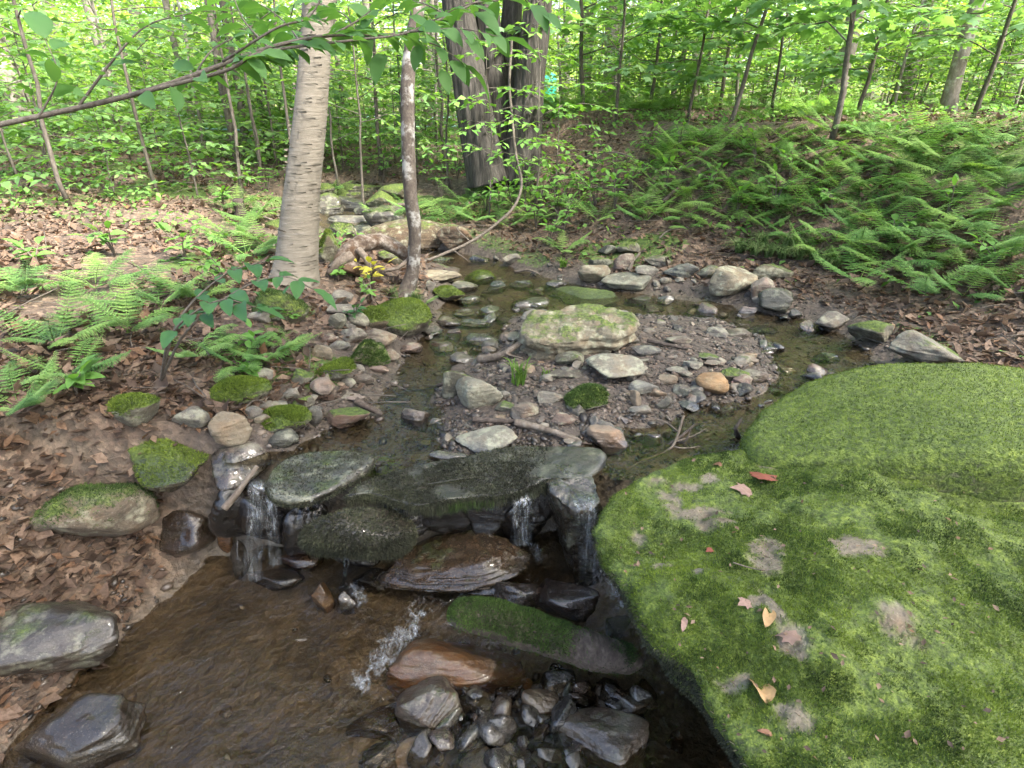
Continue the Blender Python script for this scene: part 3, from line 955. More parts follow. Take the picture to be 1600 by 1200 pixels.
def water_sheet(rows, label, name='waterfall', jit=.003, n=40, w=18, lift=.012):
    rows = np.array(rows, dtype=np.float64); rows[:, :, 1] -= lift
    cols = np.stack([spline(rows[:, k], n) for k in range(rows.shape[1])], 1)
    G_ = np.stack([spline(cols[i], w) for i in range(n)], 0)
    nz_ = fbm(np.stack([np.tile(np.arange(w) * .9, (n, 1)), np.tile(np.arange(n)[:, None] * .12, (1, w)), np.zeros((n, w))], -1).reshape(-1, 3), 5, 2).reshape(n, w)
    G_[:, :, 1] += jit * nz_ * 2
    base = G_[-1].mean(0)
    V = G_.reshape(-1, 3) - base
    ii, jj = np.meshgrid(np.arange(n - 1), np.arange(w - 1), indexing='ij')
    a = ii * w + jj
    F = np.stack([a, a + 1, a + w + 1, a + w], -1).reshape(-1, 4)
    uu = np.tile(np.linspace(-1, 1, w), n); vv_ = np.repeat(np.linspace(0, 1, n), w)
    msk = np.clip((1 - np.abs(uu) ** 3) * np.minimum(1, vv_ * 7) * (1 - .5 * vv_), 0, 1)
    return tag(obj(name, V, F, MAT['fall'], loc=tuple(base), attr=np.repeat(msk[:, None], 4, 1)), label, 'waterfall')

# upright wedge that the water slides over
def wedge():
    top = [P(836, 750, .47), P(864, 747, .48), P(930, 764, .47), P(938, 784, .45), P(912, 800, .43), P(876, 786, .45)]
    bl = [(880, 885, .08), (890, 872, .10), (940, 862, .10), (946, 888, .03), (928, 914, .0), (900, 918, .0)]
    bot = [P(*q) for q in bl]
    A = np.array(top); B = np.array(bot)
    A[0:3, 1] += .10; B[0:3, 1] += .14
    # ruled surface between the two loops, densified
    n, mrow = 120, 40
    pl_ = lambda L_: np.array([[np.interp(t_, np.arange(7), np.append(L_[:, k_], L_[0, k_])) for k_ in range(3)] for t_ in np.linspace(0, 6, n, endpoint=False)])
    A2, B2 = pl_(A), pl_(B)
    V = [A.mean(0) + (A2 - A.mean(0)) * t + np.array([0, 0, .006 * (1 - t)]) for t in (.05, .35, .65, .85, .95)]
    V += [A2 * (1 - t) + B2 * t for t in np.linspace(0, 1, mrow)]
    V = np.vstack(V)
    rows = len(V) // n
    ii, jj = np.meshgrid(np.arange(rows - 1), np.arange(n), indexing='ij')
    a = ii * n + jj; b = ii * n + (jj + 1) % n
    F = tri(np.stack([a, a + n, b + n, b], -1).reshape(-1, 4))
    V = np.vstack([V, A.mean(0)[None] + np.array([[0, 0, .006]])])
    j = np.arange(n); F = np.concatenate([F, np.stack([np.full(n, len(V) - 1), j, (j + 1) % n], -1)])
    T = V[F]; cr = np.cross(T[:, 1] - T[:, 0], T[:, 2] - T[:, 0])
    if np.sum(cr * (T.mean(1) - V.mean(0))) < 0: F = F[:, ::-1]; cr = -cr
    nrm = np.zeros_like(V)
    for i in range(3): np.add.at(nrm, F[:, i], cr)
    nrm /= np.linalg.norm(nrm, axis=1)[:, None] + 1e-12
    V = V + nrm * (.022 * fbm(V * np.array([13, 13, 9]), 77, 5, .65))[:, None]
    loc = V[:-1].min(0) * np.array([0, 0, 1]) + np.array([A.mean(0)[0], A.mean(0)[1], 0])
    o = obj('upright_slab', V - loc, F, MAT['rock'], loc=tuple(loc))
    tag(o, 'upright wedge of pale streaked stone with water sliding down it', 'rock')
    rock_props(o, (.17, .14, .105), .1, .8, .5)
    # the sheet of water over its right side
    rows = [[PY(x, y, Yw) for x in xs_] for xs_, y, Yw in (((894, 906, 919, 932), 768, 1.60), ((896, 908, 921, 933), 786, 1.545), ((899, 911, 923, 935), 815, 1.53), ((903, 914, 926, 938), 860, 1.53), ((906, 918, 930, 942), 915, 1.53))]
    water_sheet(rows, 'thin water sheet sliding over the upright wedge stone', 'water_sheet')
wedge()

# hero rock in the middle of the gravel bar
def hero():
    ol = PL([(808, 508), (822, 493), (868, 483), (940, 480), (984, 487), (990, 500), (970, 514), (928, 520), (870, 523), (830, 518)], .66)
    c = ol.mean(0)
    def top(x, y):
        return .645 + .022 * math.sin((x - c[0]) * 7 + 1) * math.cos((y - c[1]) * 6) + .09 * (y - c[1]) - .08 * max(0, (abs(x - c[0] + .05) - .18))
    o, V, F = slab('boulder', ol, top, .12, 'large pale tan boulder with moss streak in midstream', (.29, .255, .185), 47, edge=.018, moss=.44, lichen=.6, under=.2, cat='boulder', rough=.05, wl=ZU + .01, ns=300, nr=60, nf=8, layer=.16)
hero()

R = rock
# ------------------------------------------------------------------ named rocks: px, py, width, height
R(945, 487, 85, 16, 'flat grey slab resting behind the large pale midstream boulder', GREY, dep=.6)
R(915, 463, 104, 34, 'flat mossy green slab lying in water behind midstream boulder', (.25, .24, .18), .55, lichen=.5, dep=.9)
R(828, 474, 60, 20, 'flat pale grey stone left of the mossy slab', (.26, .26, .22), .1)
R(838, 456, 26, 11, 'small pale stone behind flat grey stone in the far pool', PALE)
R(928, 428, 52, 32, 'striated tan rock at the far waterline below the fern bank', (.33, .29, .215), .05, lichen=.6, strata=.09)
R(980, 440, 84, 24, 'long flat greenish rock lying along the far waterline', (.21, .215, .18), .12, dep=.6)
R(975, 410, 34, 30, 'reddish grey stone propped in the far bank rock pile', (.26, .20, .175))
R(952, 391, 34, 20, 'dark stone at the top left of the far rock pile', (.12, .12, .10), .2)
R(982, 388, 40, 20, 'moss topped stone crowning the far rock pile', (.17, .16, .13), .5)
R(938, 409, 38, 18, 'mossy stone at left foot of the far rock pile', (.16, .16, .12), .5)
R(1026, 409, 42, 18, 'brown grey mossy stone right of the far rock pile', (.19, .17, .14), .35)
R(1010, 425, 38, 20, 'rounded grey stone in front of the far rock pile', GREY, .1)
R(1063, 421, 52, 24, 'dark slanted slab on the far bank under the leaf litter', (.15, .155, .15), .05, strata=.08)
R(1062, 437, 16, 9, 'small pale stone below the dark slanted slab', PALE, sub=4)
R(1040, 438, 20, 11, 'small grey stone left below the dark slanted slab', GREY, sub=4)
R(1106, 426, 34, 22, 'mossy grey stone beside the big overhanging tan rock', (.22, .21, .17), .4)
R(1145, 438, 76, 42, 'big tan lichened rock overhanging water on the far right bank', (.34, .30, .225), .15, lichen=.9, sharp=9)
R(1190, 451, 38, 38, 'pinkish grey triangular stone right of the overhanging tan rock', (.34, .28, .245), sharp=16, planes=9)
R(1213, 470, 56, 42, 'dark mossy triangular rock at the right water edge', (.11, .11, .085), .3, .3, sharp=16, planes=9)
R(1243, 492, 24, 18, 'small dark stone at right water edge by dark mossy rock', DARK, 0, .4)
R(1206, 426, 66, 26, 'mossy greenish rock at the back of the far right bank', (.19, .18, .13), .4, dep=.5)
R(1040, 469, 26, 16, 'grey stone standing out of the far pool', (.26, .255, .25))
R(1022, 480, 34, 16, 'dark low stone beside grey stone in the far pool', (.14, .13, .12), 0, .5)
R(1083, 487, 28, 15, 'tan flat stone at the back edge of the gravel bar', TAN)
R(1108, 488, 27, 18, 'yellowish tan stone at the back edge of the gravel bar', (.44, .30, .16))
R(1090, 477, 19, 9, 'small orange stone behind the yellowish tan stone', ORANGE, sub=4)
R(1130, 493, 20, 13, 'small brown stone right of the yellowish tan stone', (.24, .18, .15), sub=4)
R(960, 574, 90, 46, 'pale grey trapezoid rock on the gravel bar', (.31, .295, .245), .08, lichen=.8, sharp=14, planes=10)
R(890, 562, 46, 26, 'mossy dark stone below the large midstream boulder', (.13, .125, .09), .35)
R(885, 583, 60, 14, 'flat dark stone sunk in gravel left of the trapezoid rock', (.12, .105, .085), .1)
R(902, 571, 17, 15, 'small white grey stone left of the trapezoid rock', PALE, sub=4)
R(917, 621, 68, 40, 'rounded stone with bright moss cap on the gravel bar', (.27, .25, .21), .75, lichen=.4, moss_n=4500)
R(860, 621, 42, 22, 'grey oval stone left of the moss capped stone', (.26, .24, .21))
R(856, 591, 27, 15, 'light grey stone next to the grass tuft', PALE)
R(1112, 600, 52, 36, 'rounded orange tan stone near the right channel', (.46, .30, .16), lichen=.15, sharp=7)
R(1146, 583, 46, 22, 'mossy flat stone behind the orange tan stone', (.22, .21, .15), .6)
R(1160, 596, 30, 20, 'pinkish stone right of the orange tan stone', PINK)
R(1163, 609, 28, 22, 'dark pointed stone right of the orange tan stone', DARK, sharp=16, planes=9)
R(1194, 590, 32, 12, 'flat pinkish stone at the edge of the right channel', PINK)
R(1115, 568, 34, 15, 'flat tan stone behind the orange tan stone', (.30, .25, .21))
R(1084, 571, 32, 16, 'grey stone left behind the orange tan stone', GREY)
R(1104, 556, 36, 13, 'flat moss flecked stone at the back of the right gravel', (.22, .21, .17), .5)
R(1005, 605, 48, 24, 'smooth grey oval stone right of moss capped stone', (.27, .265, .25))
R(987, 590, 18, 16, 'small grey stone under the trapezoid rock', GREY, sub=4)
R(1043, 592, 32, 15, 'tan oval stone on the gravel bar', TAN)
R(993, 624, 19, 32, 'upright elongated tan stone on the gravel bar', (.32, .26, .20), dep=.8)
R(1038, 629, 26, 22, 'square grey brown stone on the gravel bar', (.22, .20, .17), planes=9)
R(1066, 611, 28, 20, 'grey stone left of the orange tan stone', GREY)
R(1090, 608, 32, 16, 'pale grey stone left front of the orange tan stone', (.28, .26, .24))
R(1082, 623, 28, 14, 'brown grey stone in front of the orange tan stone', (.20, .17, .15))
R(1076, 634, 36, 18, 'dark slate stone at the waterline of the gravel bar', (.13, .14, .145), 0, .2, sharp=16, planes=9)
R(948, 684, 64, 44, 'brown tan faceted stone at the water edge above the ledge', (.37, .285, .22), lichen=.1, sharp=18, planes=10)
R(994, 682, 26, 18, 'dark smooth stone right of the brown tan faceted stone', (.10, .10, .105))
R(1021, 690, 30, 26, 'reddish grey angular stone beside driftwood twigs', (.25, .19, .17), planes=9)
R(748, 612, 76, 56, 'pale lichen grey rounded stone by the left pool', (.37, .36, .29), lichen=.7, sharp=9, sub=6)
R(714, 598, 48, 46, 'dark mossy stone tucked behind the pale rounded stone', (.12, .115, .085), .45)
R(650, 655, 48, 44, 'angular grey brown stone standing in the left pool', (.22, .195, .185), sharp=20, planes=9, lichen=.1)
R(681, 662, 24, 18, 'pink grey stone right of the angular pool stone', (.28, .22, .20))
R(760, 686, 98, 40, 'pale lichened flat rock just above the ledge slab', (.36, .345, .29), .1, lichen=.8, dep=.6, sub=6)
R(700, 711, 60, 15, 'low pale slab at the back of the ledge', (.28, .25, .22), wet=.2, dep=.8)
R(755, 531, 64, 26, 'dark mossy rock at the left end of the gravel bar', (.16, .15, .12), .3)
R(743, 549, 20, 16, 'small pinkish stone by the bleached stick', PINK, sub=4)
R(764, 547, 24, 14, 'small red brown stone by the bleached stick', (.28, .19, .155), sub=4)
R(710, 524, 24, 22, 'red brown stone in the riffle of the left pool', (.27, .18, .14))
R(1060, 530, 40, 16, 'flat brown grey stone right of the midstream boulder', (.24, .20, .17))
R(1010, 548, 46, 18, 'flat slate stone below the right end of midstream boulder', (.17, .165, .16))
R(1150, 520, 44, 16, 'flat wet brown stone at the right gravel edge', (.20, .16, .13), 0, .3)
R(1205, 545, 40, 18, 'dark wet stone in the right riffle', (.12, .11, .10), 0, .5)
R(1225, 575, 34, 16, 'reddish wet stone in the right riffle', (.24, .16, .13), 0, .4)
R(1165, 560, 36, 14, 'flat tan stone beside the right riffle', (.30, .25, .20))
R(1190, 515, 50, 18, 'long dark slab in the right riffle head', (.13, .125, .12), 0, .5)
R(1060, 580, 40, 16, 'flat pale stone amid the right gravel', (.30, .27, .235))
R(820, 640, 44, 22, 'flat brown stone left of the moss capped stone', (.25, .205, .17))
R(790, 635, 34, 18, 'mossy grey stone beside the pale rounded stone', (.22, .21, .17), .45)
R(880, 655, 38, 18, 'reddish flat stone above the broken stick', (.26, .19, .16))
R(1000, 640, 36, 18, 'grey flat stone near the ledge pool', (.25, .235, .215))
R(735, 470, 46, 18, 'wet grey slab in the left riffle head', (.20, .19, .17), 0, .4)
R(700, 505, 44, 20, 'mossy brown stone in the left riffle', (.20, .17, .13), .3)
R(745, 505, 50, 20, 'flat green grey stone in the left riffle', (.21, .205, .165), .2)
R(672, 520, 36, 18, 'dark stone by the moss mound in the left riffle', (.13, .12, .105), 0, .3)
R(790, 500, 44, 20, 'grey brown stone left of the midstream boulder', (.24, .21, .18))
R(690, 545, 40, 20, 'reddish stone at the tail of the left riffle', (.27, .19, .15), 0, .2)
R(725, 560, 46, 20, 'flat dark stone at the gravel bar left tip', (.16, .14, .12), 0, .2)
R(815, 445, 40, 16, 'low grey stone in the far pool behind the pale stone', (.22, .21, .19), 0, .3)
R(870, 445, 36, 16, 'dark stone in the far pool left of mossy slab', (.14, .13, .12), 0, .4)
R(1000, 470, 44, 18, 'brown slab in the far pool right of mossy slab', (.20, .17, .14), 0, .3)
R(1120, 520, 34, 16, 'rounded grey stone on the right gravel', (.25, .235, .215))
R(1180, 585, 40, 20, 'brown cobble in the right riffle', (.22, .17, .14), 0, .3)
R(1215, 610, 44, 20, 'dark cobble in the right riffle near moss boulder', (.13, .12, .115), 0, .5)
R(1130, 640, 44, 20, 'wet brown stone at the right channel outlet', (.19, .15, .12), 0, .4)
R(670, 690, 44, 16, 'flat stone at the left pool outlet', (.24, .21, .18), 0, .2)
R(620, 625, 44, 18, 'dark flat stone in the left pool', (.14, .125, .10), 0, .5)
# left bank
R(690, 433, 64, 22, 'flat tan slab among mossy stones beyond slender tree', (.36, .32, .235), .05, lichen=.4)
R(748, 436, 54, 28, 'mossy dark dome stone in the water beyond slender tree', (.13, .12, .09), .85, moss_n=2500)
R(726, 450, 44, 22, 'grey green stone in front of the mossy dome stone', (.26, .25, .20), .25)
R(702, 461, 48, 28, 'bright moss capped stone right of slender tree', (.15, .14, .11), .9, moss_n=2500)
R(674, 450, 17, 24, 'small upright grey stone right of slender tree foot', GREY, sub=4)
R(776, 451, 34, 22, 'bluish grey stone in water right of the mossy dome', BLUE, 0, .2)
R(782, 438, 20, 12, 'small dark stone in water behind bluish grey stone', DARK, 0, .3, sub=4)
R(722, 490, 40, 16, 'flat pale brown stone in the upper left riffle', (.27, .22, .18), wet=.2)
R(768, 487, 46, 20, 'grey flat stone in the riffle beside the gravel bar', (.22, .21, .19), wet=.2)
R(592, 528, 54, 30, 'tan block of stone on the left bank shore', (.36, .285, .215), .1, lichen=.3, planes=10)
R(515, 531, 26, 19, 'reddish brown rounded stone on the left bank', (.30, .19, .145))
R(536, 467, 36, 27, 'grey angular stone at the birch foot', (.30, .275, .24), planes=9)
R(538, 485, 48, 20, 'flat grey stone below the angular grey stone', (.25, .23, .20))
R(527, 503, 30, 28, 'green grey stone on the left bank slope', (.23, .225, .175), .15)
R(552, 523, 42, 26, 'grey brown stone left of the tan shore block', (.26, .23, .20))
R(531, 541, 34, 18, 'low grey stone on left bank shore', GREY)
R(505, 549, 34, 24, 'tan stone half covered by leaf litter', TAN)
R(578, 553, 60, 48, 'moss draped boulder at the left pool edge', (.24, .20, .165), .75, moss_n=5000, cat='boulder', name='boulder')
R(592, 577, 30, 14, 'pink stone under the moss draped boulder', (.34, .25, .21))
R(523, 580, 62, 36, 'low moss covered rock on the left bank shore', (.19, .18, .14), .8, moss_n=4500)
R(503, 606, 42, 30, 'pinkish grey stone on left bank above the moss cushion', (.33, .26, .225))
R(545, 598, 24, 15, 'small grey stone at the left pool edge', GREY, sub=4)
R(569, 593, 32, 21, 'brown stone in water at the left pool edge', (.22, .18, .15), wet=.1)
R(552, 619, 38, 15, 'flat pink stone on the shore', (.33, .26, .23))
R(455, 616, 24, 18, 'pale stone above the moss cushion rock', PALE)
R(425, 632, 48, 20, 'long grey stone on the left bank', (.27, .26, .23))
R(472, 628, 34, 22, 'moss flecked stone next to the moss cushion rock', (.24, .22, .18), .6)
R(447, 656, 80, 44, 'moss cushion rock bright green at left pool', (.10, .09, .07), 1.0, moss_n=9000, sharp=7)
R(443, 686, 48, 32, 'smooth dark round stone below moss cushion rock', (.11, .115, .095), .2, .2, sharp=6)
R(491, 650, 30, 36, 'dark grey upright stone right of moss cushion rock', (.14, .135, .125))
R(545, 649, 70, 36, 'pink stone with moss cap in the left pool', (.33, .225, .18), .6, lichen=.1)
R(362, 672, 62, 50, 'tan smooth slab leaning at the left edge', (.34, .285, .21), lichen=.1, strata=.1, dep=.6)
R(383, 722, 96, 74, 'long brown striped rock slanting by left fall', (.17, .135, .105), .25, .3, strata=.12, dep=.9, yaw=.5)
R(396, 645, 30, 22, 'grey stone between moss and left slab', (.24, .22, .20))
R(410, 585, 34, 20, 'low grey stone half buried in leaf litter', (.27, .255, .22))
R(405, 495, 34, 22, 'pale stone in the leaf litter by the birch', (.33, .31, .27))
R(412, 655, 26, 20, 'tan pebble rock left of moss cushion', TAN, sub=4)
# upper cascade between birch and slender tree
R(545, 318, 96, 24, 'dark wet slab across the upper cascade', (.10, .10, .09), .3, .4, dep=.5)
R(552, 344, 84, 16, 'flat grey slab step of the upper cascade', (.19, .185, .175), 0, .35, dep=.5)
R(515, 330, 44, 20, 'dark rock left of the upper cascade', (.08, .075, .06), .4, .3)
R(597, 312, 54, 26, 'mossy slanted rock above the upper cascade', (.14, .15, .09), .7, dep=.5)
R(535, 362, 44, 30, 'mossy rock below the upper cascade', (.13, .125, .09), .7, moss_n=1500)
R(516, 392, 40, 66, 'moss covered boulder right behind the birch', (.16, .145, .10), .8, moss_n=4000, name='boulder', cat='boulder')
R(575, 330, 46, 14, 'low dark stone in the upper cascade', DARK, 0, .5)
R(500, 296, 46, 18, 'mossy stone at the head of the upper cascade', (.12, .12, .08), .7)
R(612, 402, 44, 26, 'mossy stone under the arched dead log', (.14, .135, .09), .6)
R(690, 408, 40, 16, 'dark mossy stone by the hollow bank', (.12, .11, .08), .5)
R(750, 405, 34, 14, 'dark mossy stone at the upstream waterline', (.13, .12, .09), .4)
R(800, 405, 30, 16, 'grey stone at the upstream far shore', GREY, .2)
R(712, 370, 60, 40, 'brown mossy rock in the hollow bank', (.17, .115, .07), .35)
R(505, 318, 60, 34, 'dark mossy boulder at the left wall of the upper cascade', (.11, .10, .07), .5, .3)
R(600, 338, 70, 34, 'dark rock at the right wall of the upper cascade', (.10, .09, .07), .4, .4)
R(560, 300, 70, 26, 'mossy green boulder closing the head of the cascade', (.12, .12, .08), .8)
R(620, 300, 60, 24, 'flat mossy rock right of the cascade head', (.13, .12, .08), .6)
R(560, 362, 46, 20, 'small black wet rock at the cascade foot', (.07, .065, .055), .1, .6)
R(645, 352, 50, 24, 'dark mossy rock over the hollow bank', (.10, .085, .055), .5)
R(470, 590, 40, 24, 'mossy grey stone amid the left bank leaf litter', (.20, .19, .15), .6)
R(560, 500, 36, 24, 'grey stone with moss skin above the tan shore block', (.24, .22, .18), .4)
R(610, 556, 34, 20, 'brown stone at the pool edge by the moss draped boulder', (.25, .19, .15))
R(640, 545, 40, 20, 'pinkish flat stone at the left pool head', (.30, .22, .18))
# lower creek, all wet
LW = dict(wet=.9, lichen=.1)
R(712, 880, 240, 100, 'big wet slanted rock with rusty edge below ledge', (.26, .165, .09), .28, tilt=(.05, -.22), dep=.6, zbase=.06, sink=.22, sub=6, strata=.12, sharp=22, planes=16, rough=.13, **LW)
R(470, 872, 74, 34, 'wet brown rock left under the shaggy moss rock', (.24, .13, .075), **LW)
R(505, 936, 34, 48, 'rusty orange pointed stone in the lower pool', (.42, .23, .07), wet=.6, lichen=0, sharp=16, planes=9)
R(543, 942, 30, 36, 'dark olive wet stone beside rusty orange stone', (.17, .13, .07), **LW)
R(625, 846, 34, 50, 'brown wet stone wedged right of shaggy moss rock', (.24, .15, .10), wet=.7, lichen=0)
R(690, 815, 40, 26, 'small glistening wet stone in the ledge hollow', (.20, .16, .14), zbase=.14, **LW)
R(648, 812, 52, 26, 'dark wet stone behind the shaggy moss rock', (.15, .11, .09), zbase=.14, **LW)
R(585, 905, 70, 40, 'dark wet slab under the dripping rock', (.13, .10, .08), **LW)
R(375, 880, 30, 62, 'dark upright stone beneath the left fall', (.13, .105, .08), **LW)
R(352, 840, 24, 50, 'orange brown stone at the left edge below fall', (.42, .22, .09), wet=.5, lichen=0)
R(430, 905, 90, 34, 'dark brown wet stone in front of left fall', (.13, .09, .06), **LW)
R(808, 935, 76, 60, 'round wet dark stone behind the mossy log', (.20, .14, .10), zbase=.06, **LW)
R(885, 942, 100, 70, 'large black glistening stone between log and wedge', (.15, .11, .09), wet=1, lichen=0, sharp=12, zbase=.07)
R(765, 915, 70, 40, 'glistening wet rock with running water near log', (.17, .145, .13), zbase=.08, **LW)
R(965, 985, 40, 40, 'small dark stone in the crevice beside boulder', (.10, .085, .075), **LW)
R(715, 1040, 216, 96, 'broad rock with orange rust patch in lower creek', (.46, .23, .085), .0, wet=.65, lichen=.2, dep=.7, sub=6, sharp=9, sink=.12, seed=4242)
R(672, 1108, 120, 92, 'slanted rock with green and pink stripes', (.24, .185, .145), .32, wet=.6, lichen=.3, tilt=(0, -.45), sub=6, strata=.12, dep=.7)
R(641, 1180, 64, 46, 'round whitish stone shining at bottom centre', (.50, .46, .44), wet=.25, lichen=.3, sharp=6, rough=.03)
R(704, 1142, 40, 44, 'brown pointed stone right of the round whitish stone', (.20, .135, .105), sharp=16, planes=8, **LW)
R(845, 1112, 62, 64, 'tan and grey wet stone in the stone pile', (.36, .26, .16), wet=.6, lichen=.2, sharp=10)
R(882, 1102, 24, 60, 'narrow dark green stone standing in the stone pile', (.11, .135, .10), .2, wet=.6, lichen=0)
R(870, 1056, 28, 36, 'smooth dark oval stone below the mossy log', (.12, .10, .10), sharp=6, **LW)
R(825, 1074, 18, 24, 'small orange stone in the stone pile', (.50, .27, .08), wet=.4, lichen=0)
R(792, 1085, 44, 36, 'brown stone at the top of the stone pile', (.22, .16, .11), **LW)
R(912, 1085, 50, 60, 'brown wet stone below the log right end', (.23, .16, .125), **LW)
R(742, 1100, 62, 56, 'dark glossy stone in the middle of stone pile', (.12, .105, .09), **LW)
R(780, 1150, 60, 70, 'dark grey stone with white streak in the stone pile', (.17, .16, .155), **LW)
R(940, 1168, 150, 90, 'broad brown flat stone at the bottom right of the pile', (.26, .19, .13), wet=.7, lichen=.3, dep=.8, sub=6, sharp=14)
R(1058, 1160, 26, 34, 'small brown stone by the boulder foot', (.22, .15, .10), **LW)
R(800, 1190, 80, 50, 'dark stone at the bottom edge of the stone pile', (.13, .115, .10), **LW)
R(600, 1190, 70, 50, 'dark brown stone at the bottom edge left of whitish stone', (.13, .10, .085), **LW)
R(735, 1185, 40, 34, 'small glossy grey stone at the bottom of the pile', (.19, .18, .18), **LW)
R(668, 1060, 40, 20, 'dark wet stone between rust patch and stripes', (.12, .09, .07), **LW)
R(590, 1130, 90, 60, 'brown submerged stone left of striped rock', (.20, .14, .085), sink=.55, **LW)
# beyond the left and right of the photograph the creek bed goes on
R(255, 720, 130, 80, 'dark mossy boulder on the left bank beside the ledge', (.15, .14, .10), .7, moss_n=5000, name='boulder', cat='boulder')
R(150, 800, 170, 110, 'large brown boulder at far left of the lower pool', (.21, .17, .125), .5, moss_n=4000, name='boulder', cat='boulder')
R(290, 830, 90, 70, 'wet brown rock left of the left fall', (.18, .125, .085), **LW)
R(90, 1000, 200, 130, 'broad dark rock at the far left of lower pool', (.15, .125, .10), .35, wet=.6)
R(130, 1150, 180, 100, 'big wet stone in the bottom left corner', (.16, .125, .09), **LW)
R(300, 650, 60, 40, 'grey stone on the left bank in leaf litter', GREY, .3)
R(210, 640, 80, 50, 'mossy stone on the left bank in leaf litter', (.18, .17, .13), .8, moss_n=2500)
R(1300, 500, 60, 30, 'grey stone at the right shore', GREY, .1)
R(1370, 520, 80, 44, 'mossy rock at the right shore under the ferns', (.19, .18, .14), .6)
R(1290, 560, 40, 20, 'dark stone in the right channel', DARK, 0, .4)
R(1450, 548, 110, 60, 'large grey rock at the far right shore', (.25, .235, .205), .35)

# wet filler rocks, coloured near-black in place of shade in the ledge hollow
def shade_rock(px, py, Y, w, h, dep, label, tint=(.085, .07, .06), seed=0, wet=1.0, yaw=0.0):
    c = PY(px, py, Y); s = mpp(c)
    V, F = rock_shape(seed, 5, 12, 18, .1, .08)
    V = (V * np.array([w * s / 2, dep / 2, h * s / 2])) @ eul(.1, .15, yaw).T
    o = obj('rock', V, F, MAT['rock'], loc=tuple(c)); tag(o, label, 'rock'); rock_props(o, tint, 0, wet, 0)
for k, (px, py, Y, w, h, lb) in enumerate([(360, 800, 1.75, 70, 110, 'wet filler rock blackened for shade behind the left fall at the edge'), (420, 815, 1.76, 90, 110, 'wet filler rock blackened for shade directly behind the left fall'), (478, 815, 1.72, 70, 100, 'wet filler rock blackened for shade left of the shaggy rock'),
        (640, 800, 1.74, 80, 90, 'wet filler rock blackened for shade in the hollow right of shaggy rock'), (700, 795, 1.76, 90, 90, 'wet filler rock blackened for shade in the middle of the ledge hollow'), (765, 790, 1.75, 90, 90, 'wet filler rock blackened for shade at right in the ledge hollow'), (825, 800, 1.74, 80, 110, 'wet filler rock blackened for shade beside the wedge in the hollow'),
        (560, 850, 1.72, 110, 60, 'wet filler rock blackened for shade beneath the shaggy rock')]):
    shade_rock(px, py, Y, w, h, .16, lb, seed=1700 + k, yaw=.3 * (k % 3 - 1))

# moss covered log like stone in the lower creek
def moss_log():
    q = [P(702, 960, .22), P(760, 966, .21), P(850, 992, .17), P(930, 1018, .13), P(1005, 1036, .09)]
    pt = spline(q, 60)
    s = mpp(q[2])
    rad = np.interp(np.linspace(0, 1, 60), [0, .06, .3, .7, .93, 1], [8, 22, 30, 29, 22, 6]) * s
    def disp(V, Pp, Rr):
        W = V.reshape(-1, 3)
        n = fbm(W * 16, 66, 4).reshape(V.shape[:2])
        return Pp[:, None, :] + (V - Pp[:, None, :]) * (1 + .22 * n)[..., None] * np.array([1, 1, .95])
    V, F = tube(pt, rad, 40, disp)
    loc = pt[0] - np.array([0, 0, rad.max()])
    V = V - loc
    o = obj('mossy_log', V, F, MAT['darkwood'], loc=tuple(loc))
    tag(o, 'fallen moss covered log lying across the lower creek', 'log')
    moss_cover(o, V, tri(F), 26000, RNG, 'moss_log', (.005, .011), lambda c, nn: sm(nn[:, 2] + .9 * fbm((c + loc) * 9, 3, 3) - .9 * sm(c[:, 0], .30, .50), -.1, .5) + .02)
moss_log()

# ------------------------------------------------------------------ small stones: shared meshes, each an object
small = []
for k in range(14):
    V, F = rock_shape(900 + k, 4, 11, 20 if k % 2 else 12, .09, .06)
    V = V * np.array([1, [.7, .85, .6][k % 3], [.45, .6, .38, .75][k % 4]])
    small.append((mesh_np('stone', V, F, MAT['rock']), V))
TINTS = [(.20, .185, .17), (.26, .24, .215), (.31, .285, .25), (.16, .15, .14), (.26, .19, .155), (.33, .25, .185), (.12, .115, .115), (.30, .24, .215), (.40, .37, .32)]
TN = ['grey', 'light grey', 'pale grey', 'dark grey', 'reddish', 'tan', 'blackish', 'pinkish', 'whitish']
rs = np.random.default_rng(77)
def small_stone(px, py, wpx, zone, group, wet=0, zmin=None):
    k = rs.integers(len(small)); c = rs.integers(len(TINTS))
    p = ground_hit(px, py); s = mpp(p) * wpx / 2
    zz_ = p[2] + s * .12 if zmin is None else max(p[2] + s * .12, zmin)
    if zmin is not None: p = P(px, py, zmin); 
    o = link('stone', small[k][0], loc=(p[0], p[1], zz_))
    o.scale = (s, s * rs.uniform(.8, 1.15), s * rs.uniform(.8, 1.2))
    o.rotation_euler = (rs.uniform(-.35, .35), rs.uniform(-.35, .35), rs.uniform(0, 6.28))
    tag(o, 'small %s %s stone' % (TN[c], zone), 'stone', '%s stones %s' % (TN[c], group))
    rock_props(o, np.array(TINTS[c]) * rs.uniform(.85, 1.15), rs.choice([0, 0, 0, .3]), wet, .3, ZU + .012 if p[1] > 1.75 else None)
def in_poly(x, y, pg):
    return sdf(np.array([[x, y]]), np.array(pg, dtype=float))[0] < 0
barpx = [(660, 680), (700, 640), (780, 560), (860, 550), (1000, 495), (1150, 495), (1215, 560), (1120, 640), (1000, 670), (900, 700), (690, 705)]
n = 0
while n < 135:
    x, y = rs.uniform(650, 1225), rs.uniform(490, 710)
    if in_poly(x, y, barpx):
        small_stone(x, y, rs.choice([10, 12, 14, 18, 24, 30, 38]) * (.6 + .4 * (y - 450) / 250), 'gravel bar', 'on the gravel bar'); n += 1
leftpx = [(500, 470), (560, 470), (600, 520), (560, 600), (500, 640), (400, 660), (380, 620), (470, 600), (500, 540)]
n = 0
